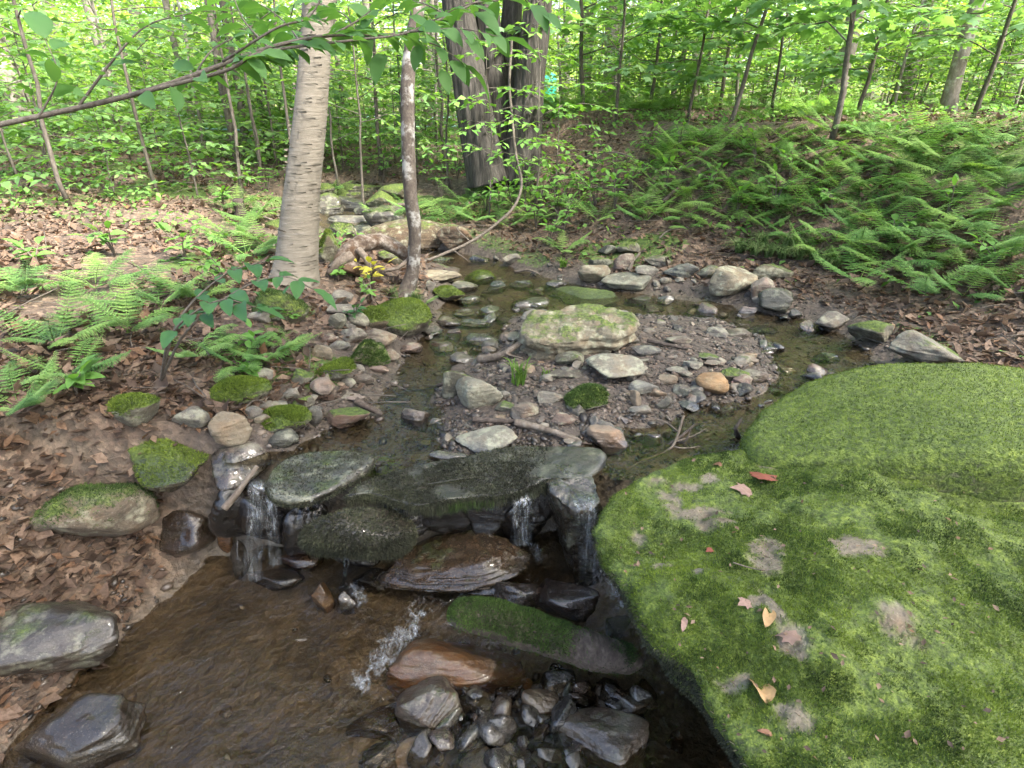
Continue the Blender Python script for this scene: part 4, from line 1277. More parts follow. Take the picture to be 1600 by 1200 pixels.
while n < 36:
    x, y = rs.uniform(380, 600), rs.uniform(460, 660)
    if in_poly(x, y, leftpx):
        small_stone(x, y, rs.choice([12, 15, 18, 22, 26]), 'left shore', 'on the left bank'); n += 1
for k in range(24):
    x = rs.uniform(760, 1230); y = 412 + .105 * (x - 760) + rs.uniform(-8, 14)
    small_stone(x, y, rs.choice([10, 13, 16, 20]), 'far waterline', 'along the far waterline')
n = 0
pile = [(640, 1060), (760, 1070), (960, 1050), (1030, 1100), (1090, 1200), (640, 1200), (690, 1120)]
while n < 52:
    x, y = rs.uniform(640, 1090), rs.uniform(1050, 1200)
    if in_poly(x, y, pile):
        small_stone(x, y, rs.choice([14, 20, 30, 44, 58]), 'wet pile', 'in the wet pile', .9, rs.uniform(-.02, .015)); n += 1

for k in range(84):
    x, y = (rs.uniform(1080, 1290), rs.uniform(478, 640)) if k % 2 else (rs.uniform(640, 860), rs.uniform(430, 560)) if k % 3 else (rs.uniform(560, 1250), rs.uniform(440, 700))
    if in_poly(x, y, barpx): continue
    p = ground_hit(x, y)
    if lookup(p[0], p[1], _gd2) < -.02:
        small_stone(x, y, rs.choice([12, 16, 20, 26, 34]), 'upper creek shallows', 'in the upper creek', .45, ZU - rs.uniform(-.004, .02))
low = [(352, 1195), (352, 900), (600, 880), (700, 960), (640, 1080), (600, 1195)]
n = 0
while n < 8:
    x, y = rs.uniform(352, 700), rs.uniform(880, 1195)
    if in_poly(x, y, low):
        small_stone(x, y, rs.choice([10, 14, 18, 24]), 'lower pool', 'in the lower pool', .9); n += 1
# gravel too fine to count
def ico0():
    V, F = ico(1)
    return V, F
V0, F0 = ico0()
V0 = V0 * np.array([1, .75, .5])
n = 34000
px = rs.uniform(360, 1400, n); py = rs.uniform(415, 720, n)
pts = []
D = np.stack([(px - 800) / FPX, cp + (600 - py) / FPX * sp, -sp + (600 - py) / FPX * cp], -1)
tt = (ZU + .05 - CAM_H) / D[:, 2]
Q = C0 + D * tt[:, None]
zz, q = terrain(Q[:, 0], Q[:, 1], True)
ok = (q['t'] > .9) & (q['d'] < .12 + .3 * (rs.random(n) < .35)) & (((q['db'] < .05) & (fbm(Q * 3.5, 71, 3) > -.25)) | (rs.random(n) < .45))
Q = Q[ok]; Q[:, 2] = zz[ok]
n = len(Q)
sz = rs.gamma(1.4, .0036, n) + .0025
Mx = rot_align(rs.normal(size=(n, 3)) * .3 + np.array([0, 0, 1]), rs)
vv, ff = scatter(V0, F0, Q, Mx, np.stack([sz * rs.uniform(.8, 1.4, n), sz, sz], -1))
g = obj('gravel', vv, ff, MAT['pebbles']); tag(g, 'fine mixed gravel spread over the midstream bar', 'gravel', kind='stuff')

# loose grit on the lower bed and its bank
n = 9000
X = rs.uniform(-2.0, .6, n); Y = rs.uniform(.5, 1.7, n)
zz, q = terrain(X, Y, True)
ok = (q['t'] < .3) & (q['dl'] < .45) & (fbm(np.column_stack([X, Y, 0 * X]) * 4, 71, 3) > -.1) & ((q['dl'] > .02) | ((zz < -.055) & (rs.random(n) < .5)))
Q = np.column_stack([X, Y, zz])[ok]; n = len(Q)
sz = rs.gamma(1.3, .004, n) + .002
Mx = rot_align(rs.normal(size=(n, 3)) * .3 + np.array([0, 0, 1]), rs)
vv, ff = scatter(V0, F0, Q, Mx, np.stack([sz * rs.uniform(.8, 1.4, n), sz, sz], -1))
g = obj('grit', vv, ff, MAT['pebbles']); tag(g, 'brown grit strewn over the bed of the lower pool', 'gravel', kind='stuff')

# ================================================================== TREES
def trunk_disp(seed, amp, fx, fz):
    def f(V, Pp, Rr):
        W = V.reshape(-1, 3)
        n = fbm(W * np.array([fx, fx, fz]), seed, 4).reshape(V.shape[:2])
        return Pp[:, None, :] + (V - Pp[:, None, :]) * (1 + amp * n)[..., None]
    return f

# ---- leaf templates, stem at origin, growing along +y, face up +z
LEAF2_V = np.array([(0, 0, 0), (-.27, .45, .05), (0, .5, -.02), (.27, .45, .05), (0, 1, -.10)])
LEAF2_F = np.array([(0, 2, 1), (0, 3, 2), (1, 2, 4), (2, 3, 4)])
def leaf_hi(width=.27, droop=.22, fold=.10, n=7, seed=0):
    t = np.linspace(0, 1, n)
    w = width * np.sin(np.pi * t ** .85) ** .85
    z = -droop * t ** 2
    rng = np.random.default_rng(seed)
    mid = np.column_stack([np.zeros(n), t, z])
    wav = .012 * rng.normal(size=n)
    Lf = np.column_stack([-w, t - .02, z + fold * w / width * .6 + wav])
    Rt = np.column_stack([w, t - .02, z + fold * w / width * .6 - wav])
    V = np.vstack([mid, Lf, Rt]); F = []
    for i in range(n - 1):
        F += [(i, i + 1, n + i + 1), (i, n + i + 1, n + i), (i, 2 * n + i, 2 * n + i + 1), (i, 2 * n + i + 1, i + 1)]
    return V, np.array(F)
MAPLE_O = np.array([(0, 0), (.22, -.05), (.30, .12), (.52, .22), (.40, .38), (.47, .62), (.24, .58), (.16, .78), (0, 1.05), (-.16, .78), (-.24, .58), (-.47, .62), (-.40, .38), (-.52, .22), (-.30, .12), (-.22, -.05)])
MAPLE_V = np.vstack([[0, .4, .03], np.column_stack([MAPLE_O, -.14 * (MAPLE_O[:, 0] ** 2 * 2 + (MAPLE_O[:, 1] - .3) ** 2)])])
MAPLE_F = np.array([(0, i, i % 16 + 1) for i in range(1, 17)])

def sapling_parts(seed, H, r0, start, nb, L, leaf=.075, maple=False, lean=(0, 0), dens=1.0, twl=.30, tv=None):
    """stem with flat sprays of leaves; returns stem (V,F), leaves (V,F)"""
    rng = np.random.default_rng(seed)
    k = 14
    t = np.linspace(0, 1, k)
    wob = np.cumsum(rng.normal(size=(k, 2)) * .02 * H / 4, axis=0)
    sp_ = np.column_stack([lean[0] * t ** 1.3 * H + wob[:, 0], lean[1] * t ** 1.3 * H + wob[:, 1], t * H])
    stems = [tube(sp_, r0 * (1 - .85 * t), 7)]
    lp, ld, lu = [], [], []
    az = rng.uniform(0, 6.28)
    for b in range(nb):
        h = start + (1 - start) * (b + rng.uniform(.0, .9)) / nb
        az += 2.4 + rng.normal() * .4
        base = np.array([np.interp(h, t, sp_[:, j]) for j in range(3)])
        ln = L * (1.05 - .75 * ((h - start) / (1 - start)) ** 1.5) * rng.uniform(.65, 1.15)
        d = np.array([math.cos(az), math.sin(az), 0])
        up = rng.uniform(.1, .55)
        s = np.linspace(0, 1, 8)
        bp = base + d * (ln * s)[:, None] + np.column_stack([0 * s, 0 * s, ln * (up * s - (up * .75 + .05) * s ** 2)])
        bp[1:] += np.cumsum(rng.normal(size=(7, 3)) * .025 * ln, axis=0)
        stems.append(tube(bp, np.linspace(max(.0035, r0 * .28), .0015, 8), 4, cap=False))
        side = 1
        nt = max(3, int(ln / .11 * dens))
        for j in range(nt + 1):
            u = .18 + .82 * j / nt
            q = np.array([np.interp(u, s, bp[:, m]) for m in range(3)])
            side = -side
            td = d if j == nt else d * .55 + side * np.array([-d[1], d[0], 0]) * .85
            td = td / np.linalg.norm(td) + np.array([0, 0, rng.normal() * .12 - .05])
            tl = twl * (1.1 - .6 * u) * rng.uniform(.6, 1.2) * min(1, ln)
            m = max(2, int(tl / (leaf * .55) * dens))
            ss = 1
            for v in range(m + 1):
                f = (v + .6) / (m + 1) if v < m else 1
                pp = q + td * tl * f - np.array([0, 0, .10 * tl * f * f])
                ss = -ss
                ldir = td if v == m else td * .6 + ss * np.array([-td[1], td[0], 0]) * .8
                ldir = ldir + rng.normal(size=3) * .18 + np.array([0, 0, -.15])
                lp.append(pp); ld.append(ldir); lu.append(np.array([rng.normal() * .35, rng.normal() * .35, 1]))
    lp, ld, lu = np.array(lp), np.array(ld), np.array(lu)
    Mx = frame_mats(ld, lu)
    sz = leaf * rng.uniform(.65, 1.2, len(lp))
    if maple: lv = scatter(MAPLE_V, MAPLE_F, lp, Mx, sz)
    else: lv = scatter(LEAF2_V if tv is None else tv[0], LEAF2_F if tv is None else tv[1], lp, Mx, sz)
    return merge(stems), lv

def plant_tree(name, meshes, loc, rot, scl, label, cat, group, parts=('trunk', 'crown')):
    e = empty(name, loc, label, cat, group)
    e.rotation_euler = (0, 0, rot); e.scale = (scl,) * 3
    for me, pn in zip(meshes, parts):
        link(pn, me, e)
    return e

def xat(px, Y, z=1.2):
    return (px - 800) / FPX * (Y * cp + (CAM_H - z) * sp)

# ---- yellow birch on the left bank
def birch():
    base = ground_hit(462, 446)
    Yb = base[1] + .1
    pts = [PY(452, 470, Yb - .02), PY(461, 440, Yb), PY(467, 360, Yb + .02), PY(474, 280, Yb + .03), PY(485, 180, Yb + .05), PY(494, 60, Yb + .08), PY(503, -60, Yb + .1)]
    d = pts[-1] - pts[-2]; d /= np.linalg.norm(d)
    for k in range(1, 7): pts.append(pts[6] + d * k * .9 + np.array([.02 * k, .03 * k, 0]))
    n = 260
    pt = spline(pts, n)
    s = mpp(pt[5])
    zz = pt[:, 2] - base[2]
    rad = np.interp(zz, [-.1, 0, .12, .5, 1.2, 2, 8], [58 * s, 38 * s, 31 * s, 25 * s, 20 * s, 18 * s, 8 * s])
    V, F = tube(pt, rad, 56, trunk_disp(4, .035, 5, 3))
    loc = np.array([base[0], base[1] + .1, base[2] - .03])
    e = empty('birch_tree', tuple(loc), 'pale yellow birch trunk with peeling papery bark on left bank', 'tree')
    obj('trunk', V - loc, F, MAT['birch'], e)
    # peeling bark curls
    rng = np.random.default_rng(8)
    nC = 520
    k = rng.integers(8, 150, nC)
    th = rng.uniform(0, 2 * np.pi, nC)
    cs = []
    for i in range(nC):
        c = pt[k[i]]; r = rad[k[i]] * 1.0
        a0 = th[i]; aw = rng.uniform(.15, .8); hh = rng.uniform(.002, .010); lift = rng.uniform(.003, .018)
        A = np.linspace(a0, a0 + aw, 6)
        off = np.linspace(0, 1, 6) ** 2 * lift
        bot = np.column_stack([c[0] + (r + off + .001) * np.cos(A), c[1] + (r + off + .001) * np.sin(A), c[2] + 0 * A + rng.normal(size=6) * .001])
        top = bot + np.column_stack([off * .6 * np.cos(A), off * .6 * np.sin(A), np.full(6, hh)])
        V6 = np.vstack([bot, top]); F6 = np.array([(j, j + 1, j + 7, j + 6) for j in range(5)])
        cs.append((V6, F6))
    V, F = merge(cs)
    kx = obj('bark_curls', V - loc, F, MAT['birch'], e); tag(kx, kind='stuff')
    # crown far overhead
    st, lv = sapling_parts(70, 4.0, .05, .15, 26, 2.2, .085)
    o = obj('crown', *lv, MAT['leaf_bg'], e); o.location = tuple(pts[-1] - loc - np.array([0, 0, 1.5]))
    o = obj('limb', *st, MAT['bark_grey'], e); o.location = tuple(pts[-1] - loc - np.array([0, 0, 1.5]))
birch()

# ---- slender leaning tree, lichen blotched
def slender():
    b = ground_hit(634, 462)
    Yb = b[1] + .05
    pts = [PY(626, 478, Yb - .03), PY(636, 452, Yb - .01), PY(645, 420, Yb), PY(648, 360, Yb), PY(641, 300, Yb), PY(638, 220, Yb + .02), PY(637, 130, Yb + .05), PY(643, 70, Yb + .08), PY(655, 0, Yb + .12), PY(672, -90, Yb + .2), PY(690, -250, Yb + .3), PY(700, -500, Yb + .4)]
    pt = spline(pts, 160); s = mpp(pt[20])
    zz = pt[:, 2] - b[2]
    rad = np.interp(zz, [-.05, .04, .15, .6, 1.4, 3], [17 * s, 12 * s, 9.5 * s, 10 * s, 9.3 * s, 5 * s])
    V, F = tube(pt, rad, 26, trunk_disp(9, .10, 18, 12))
    loc = np.array([b[0], b[1] + .03, b[2] - .02])
    e = empty('slender_tree', tuple(loc), 'slender crooked tree with grey and white blotched bark at water edge', 'tree')
    obj('trunk', V - loc, F, MAT['bark_striped'], e)
    st, lv = sapling_parts(71, 1.8, .02, .05, 12, .9, .08)
    for nm, g, mt in (('crown', lv, 'leaf_bg'), ('limb', st, 'bark_striped')):
        o = obj(nm, *g, MAT[mt], e); o.location = tuple(pts[-2] - loc)
    # moss foot mound
    q = ground_hit(622, 500)
    return q
slender()
R(625, 500, 100, 66, 'green moss mound at the foot of the slender tree', (.10, .085, .06), 1.0, name='moss_mound', cat='moss mound', sharp=6, planes=26, moss_n=9000, dep=.9, sink=.3)
R(588, 500, 50, 40, 'brown moss mound left of the slender tree foot', (.13, .10, .06), .8, name='moss_mound', cat='moss mound', sharp=6, planes=26, moss_n=3000, sink=.35)
R(440, 480, 84, 60, 'dark moss mound at the birch foot', (.10, .09, .05), .9, name='moss_mound', cat='moss mound', sharp=6, planes=26, moss_n=5000, sink=.3)
R(378, 612, 90, 50, 'green moss mound at the left edge of the bank', (.10, .085, .06), 1.0, name='moss_mound', cat='moss mound', sharp=6, planes=26, moss_n=7000, sink=.3)
R(640, 372, 170, 56, 'low brown green moss bank behind the arched log', (.13, .09, .05), .38, name='moss_mound', cat='moss mound', sharp=5, planes=26, dep=.5, sink=.3)
R(450, 352, 70, 24, 'brown green moss hummock behind the birch', (.14, .11, .05), .7, name='moss_mound', cat='moss mound', sharp=5, planes=26, sink=.3, moss_n=1500)

# ---- big multi stemmed maple in the middle background
def big_maple():
    b = PY(795, 285, 6.6); b[2] = tz(b[0], b[1])
    loc = b - np.array([0, 0, .05])
    Yb = b[1]
    e = empty('maple_tree', tuple(loc), 'big dark multi stemmed maple with furrowed bark in the middle background', 'tree')
    stems = [
        [(765, 285, 0), (752, 230, 0), (738, 150, 0), (722, 60, .05), (708, -40, .1), (690, -200, .2), (660, -500, .3)],
        [(790, 280, .15), (778, 190, .2), (768, 100, .2), (760, 0, .25), (752, -140, .3), (745, -420, .4)],
        [(812, 282, .05), (820, 215, .0), (826, 140, 0), (834, 60, .0), (845, -40, .05), (862, -200, .1), (890, -500, .2)],
        [(800, 280, .25), (797, 200, .3), (795, 110, .35), (800, 20, .4), (806, -100, .45), (815, -400, .5)],
    ]
    wid = [[70, 58, 52, 46, 40, 30, 20], [58, 46, 38, 32, 24, 14], [64, 52, 44, 40, 36, 28, 18], [52, 38, 32, 28, 20, 12]]
    for k, (st, w) in enumerate(zip(stems, wid)):
        pt = spline([PY(x, y, Yb + dy) for x, y, dy in st], 120)
        s = mpp(pt[0])
        rad = np.interp(np.linspace(0, 1, 120), np.linspace(0, 1, len(w)), np.array(w) * .5 * s)
        def disp(V, Pp, Rr, kk=k):
            W = V.reshape(-1, 3)
            A = np.arctan2(V[..., 1] - Pp[:, None, 1], V[..., 0] - Pp[:, None, 0])
            n = fbm(np.stack([np.cos(A).ravel() * 6, np.sin(A).ravel() * 6, W[:, 2] * 1.3], -1), 50 + kk, 4).reshape(V.shape[:2])
            return Pp[:, None, :] + (V - Pp[:, None, :]) * (1 + .16 * n)[..., None]
        V, F = tube(pt, rad, 64, disp)
        obj('trunk', V - loc, F, MAT['bark_big'], e)
        tp = pt[-1] - loc
        sp2, lv = sapling_parts(300 + k, 5, .09, .0, 30, 2.8, .10)
        for nm, g, mt in (('crown', lv, 'leaf_bg'), ('limb', sp2, 'bark_big')):
            o = obj(nm, *g, MAT[mt], e); o.location = tuple(tp - np.array([0, 0, .8]))
    return e
big_maple()

# ---- background trunks
trunk_meshes = {}
def bg_trunk(px, Y, dia, mat, label, lean=0.0, H=13, seed=0, group='tree trunks in the woods behind'):
    X = xat(px, Y, 1.6); zb = tz(X, Y)
    rng = np.random.default_rng(seed + int(px))
    t = np.linspace(0, 1, 40)
    wob = np.cumsum(rng.normal(size=(40, 2)) * .012, axis=0)
    pt = np.column_stack([lean * t * H + wob[:, 0], wob[:, 1], t * H - .1])
    rad = dia / 2 * (1 - .6 * t) * (1 + .5 * np.exp(-t * H / .25))
    V, F = tube(pt, rad, 16, trunk_disp(int(px), .07, 9, 3))
    e = empty('forest_tree', (X, Y, zb), label, 'tree', group)
    obj('trunk', V, F, MAT[mat], e)
    cm = crown_meshes[int(px) % len(crown_meshes)]
    for nm, me in zip(('limb', 'crown'), cm):
        o = link(nm, me, e); o.location = (float(pt[30, 0]), float(pt[30, 1]), H * .76); o.scale = (.5,) * 3 if 1030 < px < 1420 else (.85,) * 3
    return e
crown_meshes = []
for k in range(3):
    st, lv = sapling_parts(500 + k, 5.0, .06, .0, 14, 2.4, .13, dens=.7)
    crown_meshes.append((mesh_np('limb', *st, MAT['bark_grey']), mesh_np('crown', *lv, MAT['leaf_far'])))
BG = [(356, 8.2, .085, 'bark_dark', 'thin dark trunk at the left edge behind the birch'), (374, 9, .10, 'bark_dark', 'thin dark trunk second from the left behind birch'),
      (412, 10, .10, 'bark_dark', 'thin dark trunk just left of the birch'), (424, 13.5, .12, 'bark_dark', 'farther thin trunk just left of the birch'),
      (541, 12, .09, 'bark_dark', 'thin dark trunk right of the birch'), (586, 14, .24, 'bark_grey', 'pale brown straight trunk between birch and slender tree'),
      (672, 15, .25, 'bark_grey', 'grey trunk just right of the slender tree'), (687, 14, .20, 'bark_grey', 'pale grey trunk left of the big maple'),
      (702, 20, .25, 'bark_grey', 'far grey trunk left of the big maple'), (910, 14, .28, 'bark_grey', 'grey trunk first right of the big maple'),
      (952, 13.5, .34, 'bark_grey', 'thick brown grey trunk right of the big maple'), (1078, 15.5, .28, 'bark_grey', 'grey trunk standing on the fern crest'),
      (1188, 17, .17, 'bark_grey', 'thin pale trunk against the bright clearing'), (1045, 13, .10, 'bark_dark', 'thin leaning trunk above the ferns'),
      (882, 21, .25, 'bark_grey', 'far trunk close behind the big maple'), (396, 18, .18, 'bark_grey', 'far pale trunk left of the birch'), (440, 21, .22, 'bark_grey', 'far trunk mostly behind birch'),
      (522, 22, .26, 'bark_grey', 'far pale trunk right beside the birch'), (1138, 23, .22, 'bark_grey', 'far trunk left of the bright clearing'), (1012, 22, .2, 'bark_grey', 'far trunk among leaves above the fern crest'),
      (610, 24, .22, 'bark_grey', 'far trunk left of the slender tree'), (740, 24, .2, 'bark_grey', 'far trunk hidden by the big maple')]
for px, Y, dia, mt, lb in BG:
    bg_trunk(px, Y, dia, mt, lb, lean=.16 if px == 1045 else RNG.uniform(-.015, .015))
for px, Y, dia in [(40, 9, .3), (120, 17, .3), (185, 12, .2), (250, 15, .28), (300, 10, .10), (1300, 11, .26), (1350, 19, .28), (1405, 13, .3), (1480, 9.5, .2), (1560, 15, .35), (1600, 11, .2)]:
    bg_trunk(px, Y, dia, 'bark_grey', 'grey forest trunk beyond the creek to the %s' % ('far left' if px < 400 else 'far right'), RNG.uniform(-.02, .02))

# ---- unseen trees added on the near bank so their crowns shade the lower creek
st, lv = sapling_parts(640, 4.5, .07, .0, 46, 3.0, .17, twl=.5, dens=.8, tv=(LEAF2_V * np.array([1.4, 1, 1]), LEAF2_F))
shade_m = (mesh_np('limb', *st, MAT['bark_grey']), mesh_np('crown', *lv, MAT['leaf_bg']))
for k, (x, y, rot) in enumerate([(3.9, -1.6, 0), (1.6, -3.4, 2.0), (5.6, .8, 4.0)]):
    zb = tz(x, y)
    V, F = tube(spline([(0, 0, -.2), (.1, 0, 2.5), (.05, .1, 5), (.1, .1, 9.2)], 30), np.linspace(.19, .07, 30), 14, trunk_disp(60 + k, .07, 7, 3))
    e = empty('forest_tree', (x, y, zb), 'unseen tree added for shade on the near bank %s' % ['right of the viewer', 'behind the viewer', 'beyond the right edge'][k], 'tree')
    obj('trunk', V, F, MAT['bark_grey'], e)
    for nm, me in zip(('limb', 'crown'), shade_m):
        o = link(nm, me, e); o.location = (.1, .1, 4.6); o.rotation_euler = (0, 0, rot)

# ---- leafy understory saplings
sap_meshes = []
for k in range(6):
    st, lv = sapling_parts(200 + k, [3.4, 4.2, 5.0, 4.6, 3.0, 5.6][k], .028, [.10, .14, .08, .14, .06, .10][k], [34, 40, 46, 42, 30, 50][k], [1.1, 1.4, 1.6, 1.5, 1.0, 1.8][k], .105, twl=.36, tv=(LEAF2_V * np.array([1.25, 1, 1]), LEAF2_F))
    sap_meshes.append((mesh_np('trunk', *st, MAT['bark_grey']), mesh_np('crown', *lv, MAT['leaf_bg'])))
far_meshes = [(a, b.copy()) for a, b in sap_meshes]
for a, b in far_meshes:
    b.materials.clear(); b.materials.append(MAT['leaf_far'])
rt = np.random.default_rng(31)
spots = []
def ok_spot(X, Y, dmin):
    if lookup(X, Y, _gd2) < .8: return False
    px = 800 + X / (Y * cp + .4 * sp) * FPX
    if Y < 11 and 690 < px < 900: return False          # keep the big maple clear
    return all((X - a) ** 2 + (Y - b) ** 2 > dmin ** 2 for a, b in spots)
for Y0, Y1, cnt, dmin in ((9, 12, 18, .9), (12, 18, 54, .9), (18, 30, 90, 1.0)):
    n = tries = 0
    while n < cnt and tries < 4000:
        tries += 1
        Y = rt.uniform(Y0, Y1); px = rt.uniform(-60, 1660)
        X = xat(px, Y)
        if Y < 12 and px > 880 and rt.random() < .55: continue
        if 1100 < px < 1260 and Y > 11 and rt.random() < .7: continue
        if not ok_spot(X, Y, dmin): continue
        spots.append((X, Y)); n += 1
        ms = (far_meshes if Y > 13 else sap_meshes)[rt.integers(6)]
        band = ['just beyond the banks', 'in the middle of the woods', 'deep in the woods'][0 if Y < 12 else 1 if Y < 18 else 2]
        plant_tree('sapling', ms, (X, Y, tz(X, Y) - .05), rt.uniform(0, 6.28), rt.uniform(.8, 1.15), 'leafy green understory sapling ' + band, 'sapling', 'understory saplings ' + band)

bush_meshes = []
for k in range(5):
    st, lv = sapling_parts(240 + k, [1.3, 1.7, 1.1, 2.0, 1.5][k], .012, .08, [20, 24, 16, 26, 20][k], [.7, .85, .6, .9, .8][k], .10, twl=.3, tv=(LEAF2_V * np.array([1.2, 1, 1]), LEAF2_F))
    bush_meshes.append((mesh_np('trunk', *st, MAT['bark_dark']), mesh_np('crown', *lv, MAT['leaf_bg'])))
for lo, hi, Y0, Y1, cnt, lab in ((-60, 690, 5.6, 13, 70, 'leafy beech bush on the forest floor left of the big maple'), (880, 1660, 9.6, 15, 34, 'leafy beech bush behind the fern crest')):
    n = tries = 0
    while n < cnt and tries < 1500:
        tries += 1
        Y = rt.uniform(Y0, Y1); px = rt.uniform(lo, hi); X = xat(px, Y)
        if not ok_spot(X, Y, .55): continue
        spots.append((X, Y)); n += 1
        plant_tree('bush', bush_meshes[rt.integers(5)], (X, Y, tz(X, Y) - .03), rt.uniform(0, 6.28), rt.uniform(.7, 1.2), lab, 'bush', lab.replace('leafy beech bush', 'bushes'))

# ---- nearer saplings that the photograph shows one by one
def one_sapling(px, Y, H, r0, start, nb, L, leaf, label, maple=False, lean=(0, 0), mat='leaf_bg', seed=1, dens=1.0, bark='bark_dark', py=None):
    X = xat(px, Y)
    st, lv = sapling_parts(seed, H, r0, start, nb, L, leaf, maple, lean, dens)
    e = empty('sapling', (X, Y, tz(X, Y) - .03), label, 'sapling', 'saplings near the creek')
    obj('trunk', *st, MAT[bark], e); obj('crown', *lv, MAT[mat], e)
one_sapling(590, 8.0, 3.6, .028, .24, 16, .95, .085, 'young beech with leaf sprays left of slender tree', seed=11)
one_sapling(400, 7.2, 3.2, .02, .30, 14, .9, .08, 'thin beech sapling left behind the birch', seed=12)
one_sapling(365, 6.2, 3.0, .02, .45, 12, .9, .08, 'beech sapling at the left edge with pale leaves', seed=13)
one_sapling(700, 7.0, 2.2, .015, .22, 12, .75, .085, 'short beech sapling left of the big maple', seed=14)
one_sapling(872, 5.9, 1.0, .010, .15, 12, .55, .075, 'leafy shrub at the big maple right foot', seed=15, mat='leaf_herb')
one_sapling(838, 6.0, 2.0, .012, .20, 18, .75, .09, 'beech shoot in front of the big maple', seed=16, mat='leaf_herb')
one_sapling(765, 5.9, 1.6, .010, .30, 14, .7, .085, 'small beech shoot at the big maple left foot', seed=26, mat='leaf_herb')
one_sapling(905, 8.2, 3.6, .03, .10, 24, 1.5, .10, 'beech sapling right beside the big maple', seed=17)
one_sapling(1010, 8.6, 3.2, .025, .12, 20, 1.3, .12, 'maple sapling above the fern crest', True, mat='leaf_maple', seed=18)
one_sapling(1070, 7.6, 2.8, .02, .16, 20, 1.2, .12, 'slim maple sapling behind the leaning one', True, (.06, 0), 'leaf_maple', 19)
one_sapling(1135, 6.6, 2.2, .026, .40, 18, 1.2, .125, 'leaning maple sapling with curved dark stem on the fern bank', True, (.22, -.04), 'leaf_maple', 20)
one_sapling(1200, 8.0, 3.0, .02, .15, 20, 1.3, .12, 'maple sapling at the right edge of the bank', True, (0, 0), 'leaf_maple', 21)
one_sapling(1330, 7.0, 3.0, .025, .15, 20, 1.3, .12, 'maple sapling on the bank to the right', True, (0, 0), 'leaf_maple', 22)
one_sapling(1500, 6.5, 3.0, .025, .15, 20, 1.3, .12, 'maple sapling at the far right bank', True, (0, 0), 'leaf_maple', 23)
one_sapling(1290, 5.6, 2.8, .03, .28, 22, 1.7, .125, 'maple with broad leafy boughs reaching in from the right', True, (-.10, 0), 'leaf_maple', 27)
one_sapling(1120, 9.5, 3.4, .03, .06, 22, 1.5, .12, 'bushy maple sapling behind the fern crest', True, (0, 0), 'leaf_maple', 28)
one_sapling(960, 7.4, 3.0, .02, .24, 20, 1.4, .12, 'maple sapling with hanging leaves right of the big maple', True, (0, 0), 'leaf_maple', 29)
one_sapling(455, 6.4, 3.4, .02, .45, 16, 1.1, .09, 'beech sapling directly behind the birch', seed=30)
one_sapling(560, 6.6, 2.6, .016, .34, 14, .8, .09, 'beech sapling with flat sprays between birch and slender tree', seed=31)
one_sapling(690, 8.2, 3.8, .022, .36, 16, 1.1, .09, 'tall beech sapling left behind the big maple', seed=32)
one_sapling(520, 7.6, 2.8, .016, .15, 18, .9, .09, 'bushy beech sapling right behind the birch', seed=33)
one_sapling(625, 9.0, 3.0, .018, .12, 20, 1.0, .09, 'bushy beech sapling behind the slender tree', seed=34)
one_sapling(735, 8.6, 3.2, .018, .12, 20, 1.0, .09, 'bushy beech sapling behind the big maple left stem', seed=35)
one_sapling(430, 8.4, 3.0, .016, .12, 18, 1.0, .09, 'bushy beech sapling at left deep behind the birch', seed=36)
one_sapling(230, 6.0, 3.2, .02, .35, 14, 1.0, .085, 'beech sapling on the left bank', seed=24)
one_sapling(90, 5.0, 3.0, .02, .40, 14, 1.0, .085, 'beech sapling at the far left bank', seed=25)

# ---- far wood, one mass
rf = np.random.default_rng(91)
n = 60000
th = rf.uniform(-1.05, 1.05, n); rr = rf.uniform(31, 55, n)
X, Y = rr * np.sin(th), rr * np.cos(th)
zb = terrain(X, Y)
clump = fbm(np.stack([th * 22, rr * .15, 0 * th], -1), 3, 3)
hh = rf.beta(1.1, 1.6, n) * (9 + 4 * clump)
pos = np.column_stack([X, Y, zb + np.maximum(hh, .1)])
keep = fbm(pos * np.array([.7, .7, .9]), 17, 3) > -.12
pos = pos[keep]; n = len(pos)
Mx = rot_align(rf.normal(size=(n, 3)) * .5 + np.array([0, -.3, .8]), rf)
vv, ff = scatter(LEAF2_V * np.array([1.5, 1, 1]), LEAF2_F, pos, Mx, rf.uniform(.16, .34, n))
o = obj('distant_forest', vv, ff, MAT['leaf_far']); tag(o, 'distant bright green forest behind everything', 'forest', kind='stuff')

# ---- sap lines strung through the woods and a teal tank
def line(pts, r, label):
    V, F = tube(spline(pts, 40), r, 5)
    loc = V.mean(0)
    tag(obj('sap_line', V - loc, F, MAT['tubing'], loc=tuple(loc)), label, 'tubing', 'sap lines')
line([PY(100, 178, 13.3), PY(480, 184, 13.5), PY(590, 183, 13.8), PY(690, 184, 13.9), PY(780, 178, 15)], .016, 'pale blue sap line tubing strung behind slender tree')
line([PY(540, 196, 14.6), PY(690, 198, 13.9), PY(745, 192, 14.6)], .014, 'lower pale sap line tubing left of the big maple')
line([PY(835, 186, 14.5), PY(905, 184, 14.2), PY(960, 180, 13.9), PY(1080, 182, 15.6)], .014, 'sap line tubing right of the big maple')
line([PY(200, 196, 12.2), PY(374, 203, 9.2), PY(455, 203, 12)], .012, 'sap line tubing left of the birch')
def tank():
    c = PY(855, 188, 19); zb = tz(c[0], c[1])
    e = empty('teal_tank', (c[0], c[1], zb), 'small teal tank far back right of the big maple', 'tank')
    V, F = tube([(0, 0, 0), (0, 0, .05), (0, 0, .75), (0, 0, .85), (0, 0, .9)], np.array([.22, .25, .25, .2, .08]), 24)
    obj('body', V, F, MAT['teal'], e)
    V, F = tube([(0, 0, .9), (0, 0, .97)], .07, 16); obj('lid', V, F, MAT['teal'], e)
tank()

